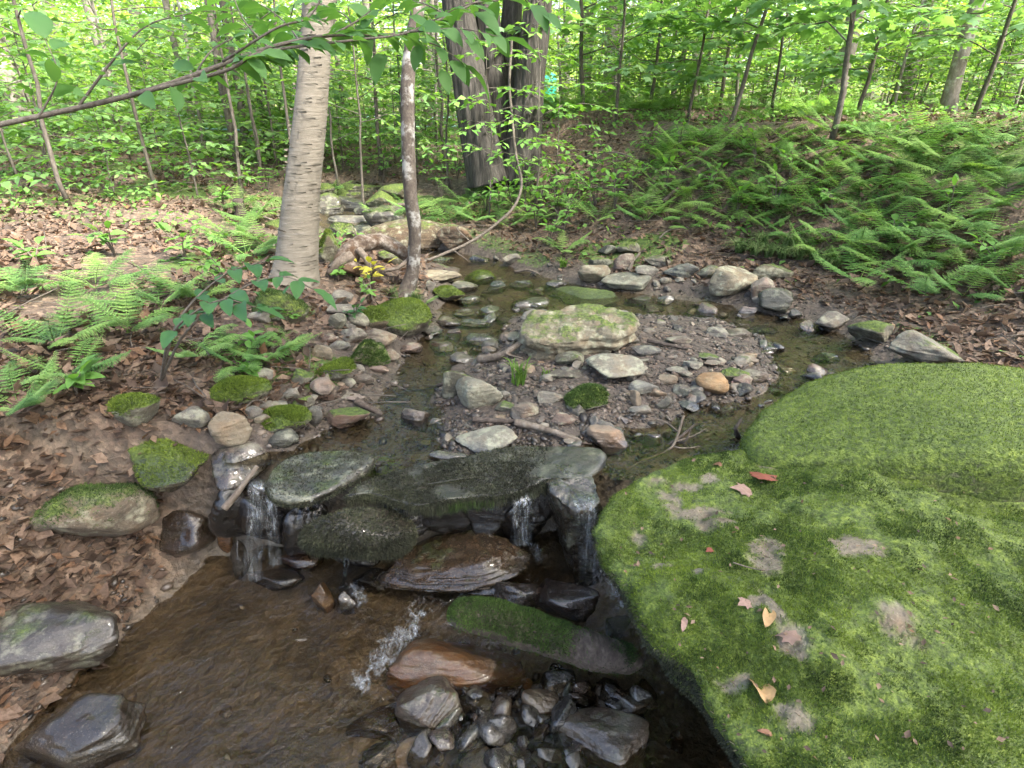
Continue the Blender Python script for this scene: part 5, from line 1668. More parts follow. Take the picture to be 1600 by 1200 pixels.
# ================================================================== OVERHANGING BRANCH, UPPER LEFT
LH = [leaf_hi(.19 + .025 * k, .15 + .08 * k, .08 + .03 * k, 8, k) for k in range(4)]
def leaf_meshes(mat):
    return [mesh_np('leaf', V, F, MAT[mat]) for V, F in LH]
def add_leaf(parent, meshes, p, d, up, size, rng, base):
    Mx = frame_mats(np.array([d]), np.array([up]))[0]
    o = link('leaf', meshes[rng.integers(len(meshes))], parent)
    mw = Matrix(Mx.tolist()).to_4x4()
    o.location = tuple(np.array(p) - base); o.rotation_euler = mw.to_euler(); o.scale = (size,) * 3
    return o
def overhang():
    rng = np.random.default_rng(14)
    base = np.array([-2.5, 1.35, 0]); base[2] = tz(base[0], base[1])
    e = empty('young_tree', tuple(base), 'branch with large drooping green leaves overhanging the top left', 'branch')
    V, F = tube(spline([base * 1, base + [.02, .05, .8], base + [.0, .1, 1.6], base + [.05, .1, 2.6], base + [.1, .15, 4.0]], 40), np.linspace(.035, .018, 40), 12)
    obj('trunk', V - base, F, MAT['twig'], e)
    lm = leaf_meshes('leaf_near')
    br = [  # px, py, depth
        [(-500, 290, 1.62), (-100, 215, 1.62), (200, 150, 1.65), (348, 101, 1.68), (430, 72, 1.7), (520, 55, 1.75), (630, 52, 1.85), (700, 25, 1.95), (770, -10, 2.05), (830, -40, 2.1)],
        [(200, 150, 1.65), (348, 112, 1.62), (400, 85, 1.62), (470, 72, 1.66), (560, 62, 1.7), (640, 50, 1.76), (720, 10, 1.8), (780, 0, 1.85)],
        [(348, 96, 1.66), (430, 45, 1.6), (480, 28, 1.6), (505, -10, 1.6), (520, -50, 1.6)],
        [(120, 170, 1.64), (180, 90, 1.6), (230, 40, 1.6), (300, 20, 1.6)],
        [(520, 55, 1.75), (575, 20, 1.8), (610, -25, 1.85)],
        [(630, 52, 1.85), (690, 75, 1.85), (730, 105, 1.88)],
        [(640, 50, 1.76), (720, 45, 1.72), (790, 60, 1.75)],
        [(420, 75, 1.7), (380, 30, 1.75), (360, -20, 1.8)],
        [(60, 185, 1.63), (90, 120, 1.6), (70, 60, 1.6)],
        [(470, 66, 1.72), (440, 30, 1.9), (400, 5, 2.0), (350, 0, 2.1)],
        [(560, 58, 1.76), (540, 25, 1.9), (500, 5, 2.0)],
        [(300, 125, 1.66), (330, 80, 1.8), (380, 50, 1.9), (420, 20, 2.0)],
        [(700, 25, 1.95), (660, 5, 2.0), (620, 0, 2.1)],
    ]
    w = [.0085, .0055, .004, .004, .0035, .003, .003, .0035, .003, .003, .003, .003, .003]
    for k, b in enumerate(br):
        pt = spline([PD(*q) for q in b], 50)
        V, F = tube(pt - base, np.linspace(w[k], w[k] * .35, 50), 7)
        tw = obj('twig', V, F, MAT['twig'], e)
        L = np.linalg.norm(np.diff(pt, axis=0), axis=1).sum()
        m = int(L / .026)
        for j in range(m):
            u = (j + .5) / m
            if k == 0 and u < .35: continue
            i = min(48, int(u * 49)); p = pt[i]; td = pt[i + 1] - pt[i]; td /= np.linalg.norm(td)
            s = 1 if j % 2 else -1
            sd_ = np.cross(td, [0, 0, 1]); sd_ /= np.linalg.norm(sd_) + 1e-9
            d = td * .6 + sd_ * s * .75 + np.array([0, 0, -.12]) + rng.normal(size=3) * .2
            if rng.random() < .12: continue
            p2 = p + d / np.linalg.norm(d) * .012
            add_leaf(tw, lm, p2, d, np.array([0, 0, 1.0]) + rng.normal(size=3) * .35, rng.uniform(.055, .10), rng, base)
        td = pt[-1] - pt[-3]
        add_leaf(tw, lm, pt[-1], td, np.array([0, 0, 1.0]), .12, rng, base)
    # big single leaves hanging right of the slender tree top
    for px, py, dx, dy in [(705, 95, 30, 30), (742, 20, 45, 18), (728, 62, 40, 25), (690, 110, 18, 45), (655, 70, -10, 40), (760, 45, 40, 30), (832, 8, 28, 30), (850, 20, 26, 18), (880, 0, 25, 8), (600, 85, -20, 30), (470, 50, -30, 18), (560, 40, 20, 30), (640, 25, 35, 12), (590, 15, -25, 18), (680, 42, 38, 12), (545, 8, 30, 8)]:
        p = PD(px, py, 1.85); d = PD(px + dx, py + dy, 1.8) - p
        add_leaf(e, lm, p, d, np.array([0, -.4, 1.0]), rng.uniform(.09, .12), rng, base)
overhang()

# ================================================================== FERNS
def frond(seed, arch=.55, np_=17):
    rng = np.random.default_rng(seed)
    t = np.linspace(0, 1, 24)
    # rachis rises then arches outward along +y
    y = np.sin(t * 1.2) * .88; z = .80 * t - .52 * arch * t ** 2
    ra = np.column_stack([.02 * np.sin(t * 3 + seed), y, z])
    parts = [tube(ra, np.linspace(.007, .002, 24), 4, cap=False)]
    lv, lf, n = [], [], 0
    V1 = np.array([(0, 0, 0), (.34, .42, .02), (0, 1, -.06), (-.34, .42, .02)]); F1 = np.array([(0, 1, 2), (0, 2, 3)])
    pos, dr, sz = [], [], []
    for i in range(np_):
        u = .16 + .84 * (i + .5) / np_
        p = np.array([np.interp(u, t, ra[:, k]) for k in range(3)])
        p2 = np.array([np.interp(min(1, u + .03), t, ra[:, k]) for k in range(3)])
        td = (p2 - p) / (np.linalg.norm(p2 - p) + 1e-9)
        ln = .25 * math.sin(math.pi * (u * .93 + .05) ** .72) ** .9 * rng.uniform(.88, 1.08) + .012
        for s in (-1, 1):
            d = np.array([s, 0, 0]) * .95 + td * .38 + np.array([0, 0, -.14 + rng.normal() * .08])
            d /= np.linalg.norm(d)
            m = max(3, int(ln / .021))
            for j in range(m):
                f = (j + .5) / m
                q = p + d * ln * f + np.array([0, 0, -.10 * ln * f * f])
                l = .037 * (1 - f) ** .8 * (ln / .22) + .011
                for e in (-1, 1):
                    dd = np.cross([0, 0, 1.0], d) * e * s + d * .55
                    pos.append(q); dr.append(dd); sz.append(l)
            pos.append(p + d * ln * .9); dr.append(d); sz.append(.03)
    pos, dr, sz = np.array(pos), np.array(dr), np.array(sz)
    Mx = frame_mats(dr, np.tile([0, 0, 1.0], (len(pos), 1)) + rng.normal(size=(len(pos), 3)) * .15)
    parts.append(scatter(V1, F1, pos, Mx, sz))
    return merge(parts)
fronds = []
for k in range(6):
    V, F = frond(k, [.3, .5, .7, .9, 1.1, .6][k])
    fronds.append(mesh_np('frond', V, F, MAT['fern']))
rfn = np.random.default_rng(4)
def fern(p, size, nf, label, group=None, steep=0.0):
    e = empty('fern', tuple(p), label, 'fern', group)
    a0 = rfn.uniform(0, 6.28)
    for i in range(nf):
        o = link('frond', fronds[rfn.integers(6)], e)
        o.rotation_euler = (rfn.uniform(-.25, .2) + steep, rfn.uniform(-.2, .2), a0 + i * 6.283 / nf + rfn.normal() * .25)
        s = size * rfn.uniform(.75, 1.15)
        o.scale = (s * .8, s, s)
    return e
FL = 'arching green fern on the shaded slope of the right bank'
fpoly = [(985, 345), (1010, 300), (1000, 262), (1090, 215), (1250, 205), (1400, 205), (1600, 200), (1600, 470), (1400, 460), (1300, 430), (1240, 385), (1180, 365), (1100, 362), (1040, 360)]
n = 0
placed = []
tries = 0
while n < 175 and tries < 2600:
    tries += 1
    x, y = rfn.uniform(970, 1600) if n % 3 else rfn.uniform(970, 1260), rfn.uniform(200, 470)
    if not in_poly(x, y, fpoly): continue
    p = ground_hit(x, y)
    if any((p[0] - a) ** 2 + (p[1] - b) ** 2 < .165 ** 2 for a, b in placed): continue
    placed.append((p[0], p[1])); n += 1
    if x < 1260: fern(p, rfn.uniform(.24, .42), 5, FL, 'ferns on the right bank slope')
    else: fern(p, rfn.uniform(.26, .46), 5, 'arching green fern on the bank farther right beyond the sedge', 'ferns farther right')
# crest ferns
n = 0
while n < 56:
    x = rfn.uniform(845, 1330); Y = rfn.uniform(7.6, 10.5)
    X = xat(x, Y, 1.4)
    if (X - 0) ** 2 + (Y - 6.6) ** 2 < .6: continue
    fern((X, Y, tz(X, Y)), rfn.uniform(.38, .55), 6, 'light green fern in the row along the top of the bank', 'ferns on the crest'); n += 1
for x, y, s, lb in [(895, 330, .35, 'small fern on the leaf littered slope below the maple'), (935, 345, .32, 'small fern above the far rock pile'), (725, 320, .40, 'fern on the hollow bank left of big maple'),
                    (700, 345, .36, 'fern drooping over the hollow bank'), (745, 345, .36, 'fern beside the thin leaning branch'), (880, 395, .30, 'fern tuft on the far mossy waterline'), (1010, 345, .4, 'fern at the lower left corner of the slope'),
                    (840, 345, .36, 'fern among herbs below the big maple'), (795, 355, .3, 'fern at the far shore below maple')]:
    fern(ground_hit(x, y), s, 6, lb)
for x, y, s, lb in [(385, 400, .34, 'bright fern left behind the birch'), (420, 385, .32, 'bright fern touching the birch left side'), (360, 375, .34, 'bright fern at the left edge behind shrub'),
                    (365, 330, .40, 'fern by the dark stump at the left'), (412, 335, .36, 'fern left of the birch on the slope'),
                    (660, 478, .17, 'small fern at the foot of the slender tree'), (415, 565, .22, 'fern in leaf litter on the left bank'), (372, 572, .22, 'fern at the left edge in leaf litter'), (450, 545, .17, 'small bright fern right of the others on the left bank'),
                    (390, 350, .36, 'fern clump left of the birch on the dark slope'), (520, 300, .34, 'fern above the upper cascade'), (640, 330, .36, 'fern on the bank right of the cascade'), (600, 345, .3, 'small fern over the cascade right wall'), (250, 480, .3, 'fern on the bank left of the birch'), (150, 450, .35, 'fern at far left of the bank'), (90, 540, .3, 'fern at the far left edge'), (40, 460, .36, 'tall fern at the left margin'), (200, 520, .28, 'fern on the far left litter bank'), (30, 640, .28, 'fern low on the left margin'), (110, 590, .26, 'fern above the large brown boulder'), (310, 470, .3, 'fern behind the dark green shrub'), (300, 560, .25, 'fern on the left bank in leaf litter')]:
    fern(ground_hit(x, y), s, 7, lb)

# ================================================================== SHRUBS AND HERBS WITH SINGLE LEAVES
lm_sh, lm_hb, lm_yw, lm_br = leaf_meshes('leaf_shrub'), leaf_meshes('leaf_herb'), leaf_meshes('leaf_yellow'), leaf_meshes('leaf_bg')
rh = np.random.default_rng(62)
def shrub(stems, base, label, meshes, size, cat='shrub', name='shrub', mat='twig', pairs=5):
    base = np.array(base)
    e = empty(name, tuple(base), label, cat)
    for st in stems:
        pt = spline(st, 24)
        V, F = tube(pt - base, np.linspace(.005, .002, 24), 6); sm_ = obj('stem', V, F, MAT[mat], e)
        for j in range(pairs):
            u = .35 + .65 * (j + .3) / pairs; i = min(22, int(u * 23))
            td = pt[i + 1] - pt[i]; td /= np.linalg.norm(td)
            sd_ = np.cross(td, [0, 0, 1]); sd_ /= np.linalg.norm(sd_) + 1e-9
            for s in (-1, 1):
                d = td * .5 + sd_ * s + np.array([0, 0, -.12]) + rh.normal(size=3) * .15
                add_leaf(sm_, meshes, pt[i], d, np.array([0, -.25, 1.0]) + rh.normal(size=3) * .2, size * rh.uniform(.75, 1.15), rh, base)
        add_leaf(sm_, meshes, pt[-1], pt[-1] - pt[-3], np.array([0, 0, 1.0]), size, rh, base)
# dark green shrub reaching in at the left edge
b = ground_hit(250, 600)
D0 = 1.95
shrub([[b, PD(290, 520, D0), PD(370, 455, D0), PD(440, 432, D0), PD(490, 452, D0)],
       [b, PD(280, 500, D0 + .1), PD(350, 430, D0 + .1), PD(415, 408, D0 + .1)],
       [b, PD(270, 520, D0), PD(340, 470, D0 - .05), PD(400, 480, D0 - .05)]], b, 'dark green shrub with large oval leaves at the left edge', lm_sh, .10)
def herb(px, py, hpx, label, meshes=lm_hb, size=.06, n=5, cat='plant', name='herb'):
    b = ground_hit(px, py); s = mpp(b); h = hpx * s
    st = []
    for k in range(n):
        a = rh.uniform(0, 6.28); r = h * rh.uniform(.25, .75)
        st.append([b, b + np.array([r * .3 * math.cos(a), r * .3 * math.sin(a), h * .55]), b + np.array([r * math.cos(a), r * math.sin(a), h * rh.uniform(.75, 1.05)])])
    shrub(st, b, label, meshes, size, cat, name, 'twig', 2)
herb(430, 500, 34, 'dark leafy herb under the shrub left', lm_sh, .065)
herb(462, 505, 22, 'small bright herb at the moss by the birch', lm_hb, .04)
herb(556, 505, 28, 'blue green herb among stones of the left bank', lm_sh, .045)
herb(582, 470, 30, 'leafy green herb below the yellow wilted plant', lm_hb, .045)
herb(528, 440, 26, 'green leaf rosette near the arched log', lm_hb, .05)
herb(405, 550, 34, 'herb with toothed leaves over the left ferns', lm_hb, .06)
herb(582, 452, 44, 'yellow wilted plant with drooping leaves beside slender tree', lm_yw, .07, 4)
herb(395, 590, 24, 'bright herb in the leaf litter at left', lm_hb, .05)
for k, (x, y) in enumerate([(845, 330), (870, 345), (838, 360), (820, 320), (885, 320), (862, 300), (905, 312), (880, 365), (858, 385), (930, 325), (960, 330), (780, 345), (812, 300), (735, 300), (715, 280), (690, 310), (770, 300), (920, 290), (760, 330), (800, 330), (985, 300), (960, 290)]):
    herb(x, y, rh.uniform(34, 60), 'leafy green herb on the slope around the big maple foot', lm_hb, .085, 5)
for k, (x, y) in enumerate([(940, 255), (1010, 235), (1060, 240), (1110, 300), (1150, 335), (1210, 320), (1040, 300), (1180, 260), (1235, 280), (355, 450), (380, 300), (420, 300), (350, 330), (560, 270), (600, 285), (665, 270), (1300, 330), (1390, 380), (1480, 340), (1550, 420), (60, 420), (180, 400), (290, 410), (120, 620)]):
    herb(x, y, rh.uniform(34, 55), 'low leafy seedling growing between the ferns and leaf litter', lm_hb, .085, 4)
# label groups for the look-alike herbs
for o in COL.objects:
    if o.get('label', '').startswith('leafy green herb on the slope'): o['group'] = 'herbs around the maple foot'
    if o.get('label', '').startswith('low leafy seedling'): o['group'] = 'seedlings between ferns'

# ---- grass
def grass(px, py, hpx, nb, label, mat='grass', spread=.5, droop=.7, w=.004, group=None):
    b = ground_hit(px, py); s = mpp(b); h = hpx * s
    bl = []
    for k in range(nb):
        a = rh.uniform(0, 6.28); L = h * rh.uniform(.6, 1.15); r = spread * L * rh.uniform(.3, 1.1)
        d = np.array([math.cos(a), math.sin(a), 0])
        t = np.linspace(0, 1, 7)
        c = np.array([rh.normal() * .012, rh.normal() * .012, 0]) + d * (r * t ** 1.4)[:, None] + np.column_stack([0 * t, 0 * t, L * (1.25 * t - droop * .75 * t ** 2.2)])
        sd_ = np.array([-d[1], d[0], 0]); ww = w * (1 - t ** 2) + .0004
        V = np.vstack([c - sd_ * ww[:, None], c + sd_ * ww[:, None]])
        bl.append((V, np.array([(i, i + 1, i + 8, i + 7) for i in range(6)])))
    V, F = merge(bl)
    e = empty('grass_tuft', tuple(b), label, 'grass', group)
    obj('blades', V, F, MAT[mat], e)
grass(812, 600, 55, 46, 'bright green grass tuft on the gravel bar', 'grass', .55, .8, .0035)
grass(853, 590, 22, 9, 'tiny grass sprout beside the light grey stone', 'grass', .5, .7, .003)
grass(648, 470, 26, 60, 'grass tuft at the slender tree foot', 'sedge', .8, .9, .002)
grass(615, 468, 30, 50, 'dry grass tuft left of the slender tree foot', 'sedge', .9, .9, .002)
grass(880, 418, 26, 40, 'grass tuft on the far mossy waterline', 'grass', .8, 1.0, .004)
grass(548, 430, 26, 40, 'grass by the arched log root', 'sedge', .7, .8, .002)
for k, (x, y) in enumerate([(1155, 395), (1178, 400), (1200, 402), (1222, 404), (1245, 405), (1270, 412), (1300, 420), (1190, 385), (1230, 388)]):
    grass(x, y, 44, 90, 'drooping sedge hanging over the far right bank edge', 'sedge', 1.0, 1.25, .0035, 'sedge on the far right bank')

# ================================================================== DEAD WOOD
def stick(pts, r, label, mat='deadwood', cat='stick', name='stick', seg=8, n=40, taper=.5, br=(), wob=.0):
    pt = spline(pts, n)
    if wob: pt = pt + np.cumsum(np.random.default_rng(int(abs(pt[0, 0]) * 999)).normal(size=pt.shape) * wob, axis=0)
    loc = pt[0].copy()
    rr = np.linspace(r, r * taper, n)
    V, F = tube(pt - loc, rr, seg, trunk_disp(3, .12, 30, 30))
    if not br:
        return tag(obj(name, V, F, MAT[mat], loc=tuple(loc)), label, cat)
    e = empty(name, tuple(loc), label, cat)
    obj('stem', V, F, MAT[mat], e)
    for b, r2 in br:
        V, F = tube(spline(b, 14) - loc, np.linspace(r2, r2 * .4, 14), 6); obj('twig', V, F, MAT[mat], e)
    return e
def G(px, py, lift=.02):
    return ground_hit(px, py, lift)
# arched dead birch log between birch and slender tree
def arched():
    Yb = G(560, 428)[1]
    s = mpp(PY(580, 400, Yb))
    pts = [PY(538, 425, Yb - .05), PY(545, 398, Yb), PY(568, 381, Yb + .05), PY(596, 378, Yb + .1), PY(622, 390, Yb + .12), PY(642, 408, Yb + .12), PY(655, 425, Yb + .12)]
    pt = spline(pts, 70)
    rad = np.interp(np.linspace(0, 1, 70), [0, .15, .45, .8, 1], [22, 17, 12, 10, 9]) * s
    V, F = tube(pt, rad, 28, trunk_disp(31, .28, 16, 16))
    loc = pt[0]
    e = empty('fallen_log', tuple(loc), 'arched dead birch log with flaking white bark', 'log')
    obj('trunk', V - loc, F, MAT['white_bark'], e)
    for q, r in [([PY(560, 390, Yb - .03), PY(572, 405, Yb - .06), PY(578, 425, Yb - .06)], 6), ([PY(548, 400, Yb - .04), PY(530, 410, Yb - .1), PY(515, 428, Yb - .1)], 9), ([PY(640, 405, Yb + .05), PY(622, 418, Yb), PY(600, 424, Yb)], 4)]:
        V, F = tube(spline(q, 16), np.linspace(r, r * .6, 16) * s, 12, trunk_disp(7, .2, 25, 25)); obj('root', V - loc, F, MAT['deadwood'], e)
arched()
# thin crooked branch leaning from the maple to the creek
Yv = 5.6
stick([PY(800, 60, Yv + .5), PY(796, 130, Yv + .4), PY(800, 180, Yv + .3), PY(806, 240, Yv + .15), PY(815, 285, Yv), PY(805, 320, Yv - .3), PY(775, 350, Yv - .6), PY(735, 378, Yv - .85), PY(690, 398, Yv - 1.0), PY(655, 412, Yv - 1.1)], .012, 'thin crooked pale branch bending from maple down to creek', 'twig', 'branch', 'fallen_branch', 10, 90, 1.0,
      [([PY(735, 378, Yv - .85), PY(715, 354, Yv - .8), PY(770, 352, Yv - .8)], .006), ([PY(710, 392, Yv - .95), PY(735, 410, Yv - 1.0)], .006), ([PY(670, 405, Yv - 1.05), PY(640, 420, Yv - 1.15), PY(610, 425, Yv - 1.2)], .012)])
# leaning stem handled by sapling; sticks on the gravel bar
stick([G(748, 562, .02), G(780, 556, .03), G(800, 545, .05), G(822, 530, .08)], .022, 'bleached forked stick lying below the midstream boulder', 'deadwood', br=[([G(790, 551, .04), G(800, 556, .02), G(816, 560, .02)], .010)])
stick([G(738, 655, .02), G(790, 658, .02), G(812, 657, .02)], .013, 'dark wet stick on the gravel above the ledge', 'darkwood')
stick([G(805, 660, .03), G(850, 670, .03), G(905, 688, .02)], .017, 'brown broken stick on the gravel above the ledge', 'deadwood')
stick([G(870, 680, .02), G(900, 690, .015), G(925, 694, .01)], .006, 'thin dark stick at the water edge above ledge', 'darkwood')
stick([G(630, 605, .02), G(665, 606, .025), G(705, 598, .02)], .016, 'dark sodden stick in the left pool', 'darkwood')
stick([G(555, 625, .03), G(575, 637, .03), G(597, 648, .02)], .018, 'dark log stub beside the pink moss capped stone', 'darkwood')
stick([G(1012, 532, .02), G(1040, 538, .02), G(1075, 545, .02)], .012, 'black stick on the right side of the gravel bar', 'darkwood')
stick([G(880, 492, .10), G(900, 484, .11), G(915, 476, .10)], .016, 'bleached stick on top behind the midstream boulder', 'deadwood')
stick([PD(350, 795, 1.95), PD(375, 765, 1.97), PD(402, 728, 2.0)], .014, 'brown stick leaning over the left fall', 'deadwood')
stick([G(805, 425), G(825, 422, .04), G(842, 428, .03)], .012, 'short reddish stick at the upstream shore', 'deadwood')
stick([G(1068, 650, .03), G(1055, 690, .06), G(1040, 705, .05), G(1000, 722, .04), G(978, 735, .03)], .006, 'driftwood twig arching above the ledge pool', 'deadwood', br=[([G(1055, 690, .06), G(1085, 680, .06), G(1110, 665, .04)], .004), ([G(1060, 675, .05), G(1040, 660, .05), G(1010, 650, .03)], .004), ([G(1050, 697, .06), G(1075, 700, .07), G(1150, 690, .03)], .004)])
stick([G(1040, 700, .03), G(1060, 685, .05), G(1090, 660, .04)], .009, 'tangled driftwood stick in the ledge pool', 'darkwood', br=[([G(1055, 690, .04), G(1070, 690, .08), G(1080, 670, .1)], .005)])
stick([G(1155, 685, .05), G(1150, 670, .10), G(1158, 655, .12)], .010, 'dark curled bark scrap at the moss boulder', 'darkwood')
stick([G(880, 275, .05), G(905, 250, .25), G(950, 238, .32), G(985, 245, .25), G(1000, 262, .05)], .010, 'bare arched twig on the bank beneath the crest', 'twig', 'branch', 'fallen_branch', br=[([G(950, 238, .32), G(965, 250, .2), G(972, 265, .1)], .005), ([G(985, 245, .25), G(975, 262, .15), G(960, 280, .05)], .005)])
stick([G(872, 272, .12), G(900, 274, .14), G(925, 290, .1), G(990, 298, .05)], .010, 'pale twig lying across the far slope', 'twig', 'branch', 'fallen_branch', br=[([G(925, 290, .1), G(922, 310, .1), G(930, 330, .05)], .006)])
stick([G(1035, 315, .05), G(1050, 302, .08), G(1060, 292, .05)], .02, 'short dark log end among the ferns', 'darkwood', 'log')
stick([G(398, 330, .03), G(415, 340, .05), G(436, 346, .03)], .015, 'grey root arching left of the birch', 'deadwood')
stick([G(585, 330, .06), G(610, 324, .08), G(640, 318, .05)], .035, 'fallen dark log beside the upper cascade', 'darkwood', 'log')
stick([G(1030, 372, .03), G(1045, 360, .06), G(1075, 355, .03)], .008, 'bare twig on the leaf litter of the far bank', 'twig')
stick([G(1000, 395, .04), G(985, 415, .05), G(985, 432, .02)], .009, 'curved pale twig over the far rock pile', 'twig')
stick([G(380, 640, .02), G(400, 625, .03), G(430, 636, .02)], .004, 'thin pale twig on the left bank moss', 'twig')
# dark stump
def stump():
    b = G(377, 342, 0); s = mpp(b)
    pt = np.array([b + np.array([0, 0, z]) for z in np.linspace(-.03, 30 * s, 14)])
    V, F = tube(pt, np.interp(np.linspace(0, 1, 14), [0, .4, 1], [13, 9, 7]) * s, 20, trunk_disp(77, .5, 14, 10))
    tag(obj('stump', V - b, F, MAT['darkwood'], loc=tuple(b)), 'small dark rotten stump behind the left ferns', 'stump')
stump()

# ================================================================== FALLING WATER AND FOAM
def fall(paths, label, w=.0035, name='waterfall'):
    base = np.array(paths[0][-1])
    e = empty(name, tuple(base), label, 'waterfall')
    for p in paths:
        pt = spline(p, 26)
        pt[:, :2] += np.cumsum(RNG.normal(size=(26, 2)) * .0022, axis=0)
        r = w * RNG.uniform(.4, 1.3)
        rr = r * (1 + .5 * np.sin(np.linspace(0, 18, 26) + RNG.uniform(0, 6)) * np.linspace(0, 1, 26))
        V, F = tube(pt - base, np.abs(rr) + .0006, 6); obj('strand', V, F, MAT['fall'], e)
def rowsf(spec):
    return [[PY(x, y, Yw) for x in xs_] for xs_, y, Yw in spec]
water_sheet(rowsf([((394, 402, 410, 418), 744, 1.68), ((392, 400, 408, 416), 756, 1.62), ((390, 398, 406, 415), 780, 1.60), ((385, 394, 404, 413), 830, 1.59), ((378, 389, 402, 412), 905, 1.585)]), 'white strands of water falling over the left ledge', jit=.012)
water_sheet(rowsf([((416, 422, 428, 434), 764, 1.63), ((417, 423, 429, 435), 785, 1.60), ((418, 425, 431, 438), 820, 1.595), ((419, 427, 435, 442), 880, 1.59)]), 'thin second veil of water right of the left fall', jit=.012)
water_sheet(rowsf([((800, 810, 820, 832), 766, 1.62), ((800, 810, 820, 832), 790, 1.60), ((797, 808, 819, 831), 850, 1.60)]), 'thin grey veil of water falling beneath the ledge slab', jit=.008)
fall([[P(545 + k, 856, .16) + np.array([0, -.06, 0]), P(543 + k, 875, .12) + np.array([0, -.06, 0]), P(537 + k * 1.5, 900, .06), P(530 + k, 920, .02)] for k in range(4)], 'thin trickle of water dripping off the shaggy mossy rock', .002)
V, F = ico(2)
def foam(pts, wid, label, n=70, w=15):
    """ribbon of broken foam draped on the rushing water"""
    ln = spline([P(x, y, .03) for x, y in pts], n)
    T_ = np.gradient(ln, axis=0); T_[:, 2] = 0; T_ /= np.linalg.norm(T_, axis=1)[:, None]
    S_ = np.column_stack([-T_[:, 1], T_[:, 0], 0 * T_[:, 0]])
    u = np.linspace(-1, 1, w)
    ww = wid * (1 + .45 * fbm(np.column_stack([np.arange(n) * .17, np.zeros(n), np.zeros(n)]), 9, 3))
    V = (ln[:, None, :] + S_[:, None, :] * (ww[:, None] * u[None])[..., None]).reshape(-1, 3)
    q = terrain(V[:, 0], V[:, 1], True)[1]
    V[:, 2] = low_level(V[:, 0], V[:, 1], q) + .006 + .006 * fbm(V * 40, 3, 3)
    e = 1 - np.abs(np.tile(u, n)) ** 2
    ends = np.repeat(np.minimum(1, np.minimum(np.arange(n), n - 1 - np.arange(n)) / 10.0), w)
    msk = e * ends + .35 * fbm(V * 22, 8, 3)
    ii, jj = np.meshgrid(np.arange(n - 1), np.arange(w - 1), indexing='ij')
    a = ii * w + jj
    F = np.stack([a, a + 1, a + w + 1, a + w], -1).reshape(-1, 4)
    c = V.mean(0)
    o = obj('foam', V - c, F, MAT['foam'], loc=tuple(c), attr=np.repeat(msk[:, None], 4, 1)); tag(o, label, 'foam', kind='stuff')
foam([(668, 940), (650, 965), (640, 988), (612, 1000), (590, 1030), (565, 1055), (540, 1075)], .058, 'white foam streak where the water rushes into the lower pool')
foam([(548, 918), (560, 935), (572, 955)], .03, 'small white foam patch beside the rusty orange stone')
foam([(935, 865), (952, 905), (968, 950), (985, 975)], .06, 'grey foam patch between the wedge and the moss boulder')
foam([(372, 890), (395, 882), (430, 856)], .03, 'white splash at the bottom of left fall')
foam([(700, 985), (715, 960), (740, 935), (770, 920)], .03, 'small white splash at the log left end')
foam([(800, 850), (830, 880), (850, 905)], .03, 'white water below the ledge veil')

# ================================================================== LEAF LITTER, MOSS CARPET, LOOSE LEAVES
LT_V = np.array([(0, 0, 0), (-.3, .4, .12), (0, .5, .02), (.3, .45, .15), (0, 1, .14)])
rl = np.random.default_rng(15)
n = 130000
Yl = .7 * np.exp(rl.beta(1.3, 1.0, n) * 2.75); px = rl.uniform(-150, 1750, n)
Xl = (px - 800) / FPX * (Yl * cp + .5)
zl, q = terrain(Xl, Yl, True)
dens = np.maximum(sm(q['d'], .03, .25), sm(q['dl'], .0, .12) * (q['t'] < .5)) * np.maximum(q['t'], sm(q['dl'], .0, .12)) * sm(fbm(np.stack([Xl, Yl, 0 * Xl], -1) * 1.8, 23, 3), -.45, .1)
dens = np.maximum(dens, .95 * sm(q['d'], .06, .2) * (1 - sm(q['d'], 1.0, 1.6)) * (q['side'] > .4) * (q['t'] > .9))
dens *= np.where(Yl > 8, .5, 1.0)
keep = rl.random(n) < dens
Q = np.column_stack([Xl, Yl, zl + .006])[keep]; n = len(Q)
Mx = rot_align(rl.normal(size=(n, 3)) * .45 + np.array([0, 0, 1]), rl)
sz = np.clip(rl.gamma(4.5, .0085, n), .012, .09)
vv, ff = scatter(LT_V, LEAF2_F, Q, Mx, np.stack([sz * rl.uniform(.7, 1.2, n), sz, sz], -1))
o = obj('leaf_litter', vv, ff, MAT['litter']); tag(o, 'brown fallen leaf litter covering both banks', 'leaf litter', kind='stuff')
# twiglets in the litter
n = 1600
Yl = 1.8 * np.exp(rl.uniform(0, 1.6, n)); px = rl.uniform(-100, 1700, n); Xl = (px - 800) / FPX * (Yl * cp + .5)
zl, q = terrain(Xl, Yl, True)
keep = (q['d'] > .05) & (q['t'] > .9)
Q = np.column_stack([Xl, Yl, zl + .01])[keep]; n = len(Q)
V1, F1 = tube([(0, 0, 0), (.03, .5, .02), (0, 1, 0)], .012, 4)
vv, ff = scatter(V1, tri(F1), Q, rot_align(rl.normal(size=(n, 3)) * .2 + np.array([0, 0, 1]), rl), rl.uniform(.06, .25, n))
o = obj('fallen_twigs', vv, ff, MAT['twig']); tag(o, 'tiny dead twigs strewn over the leaf litter', 'twigs', kind='stuff')
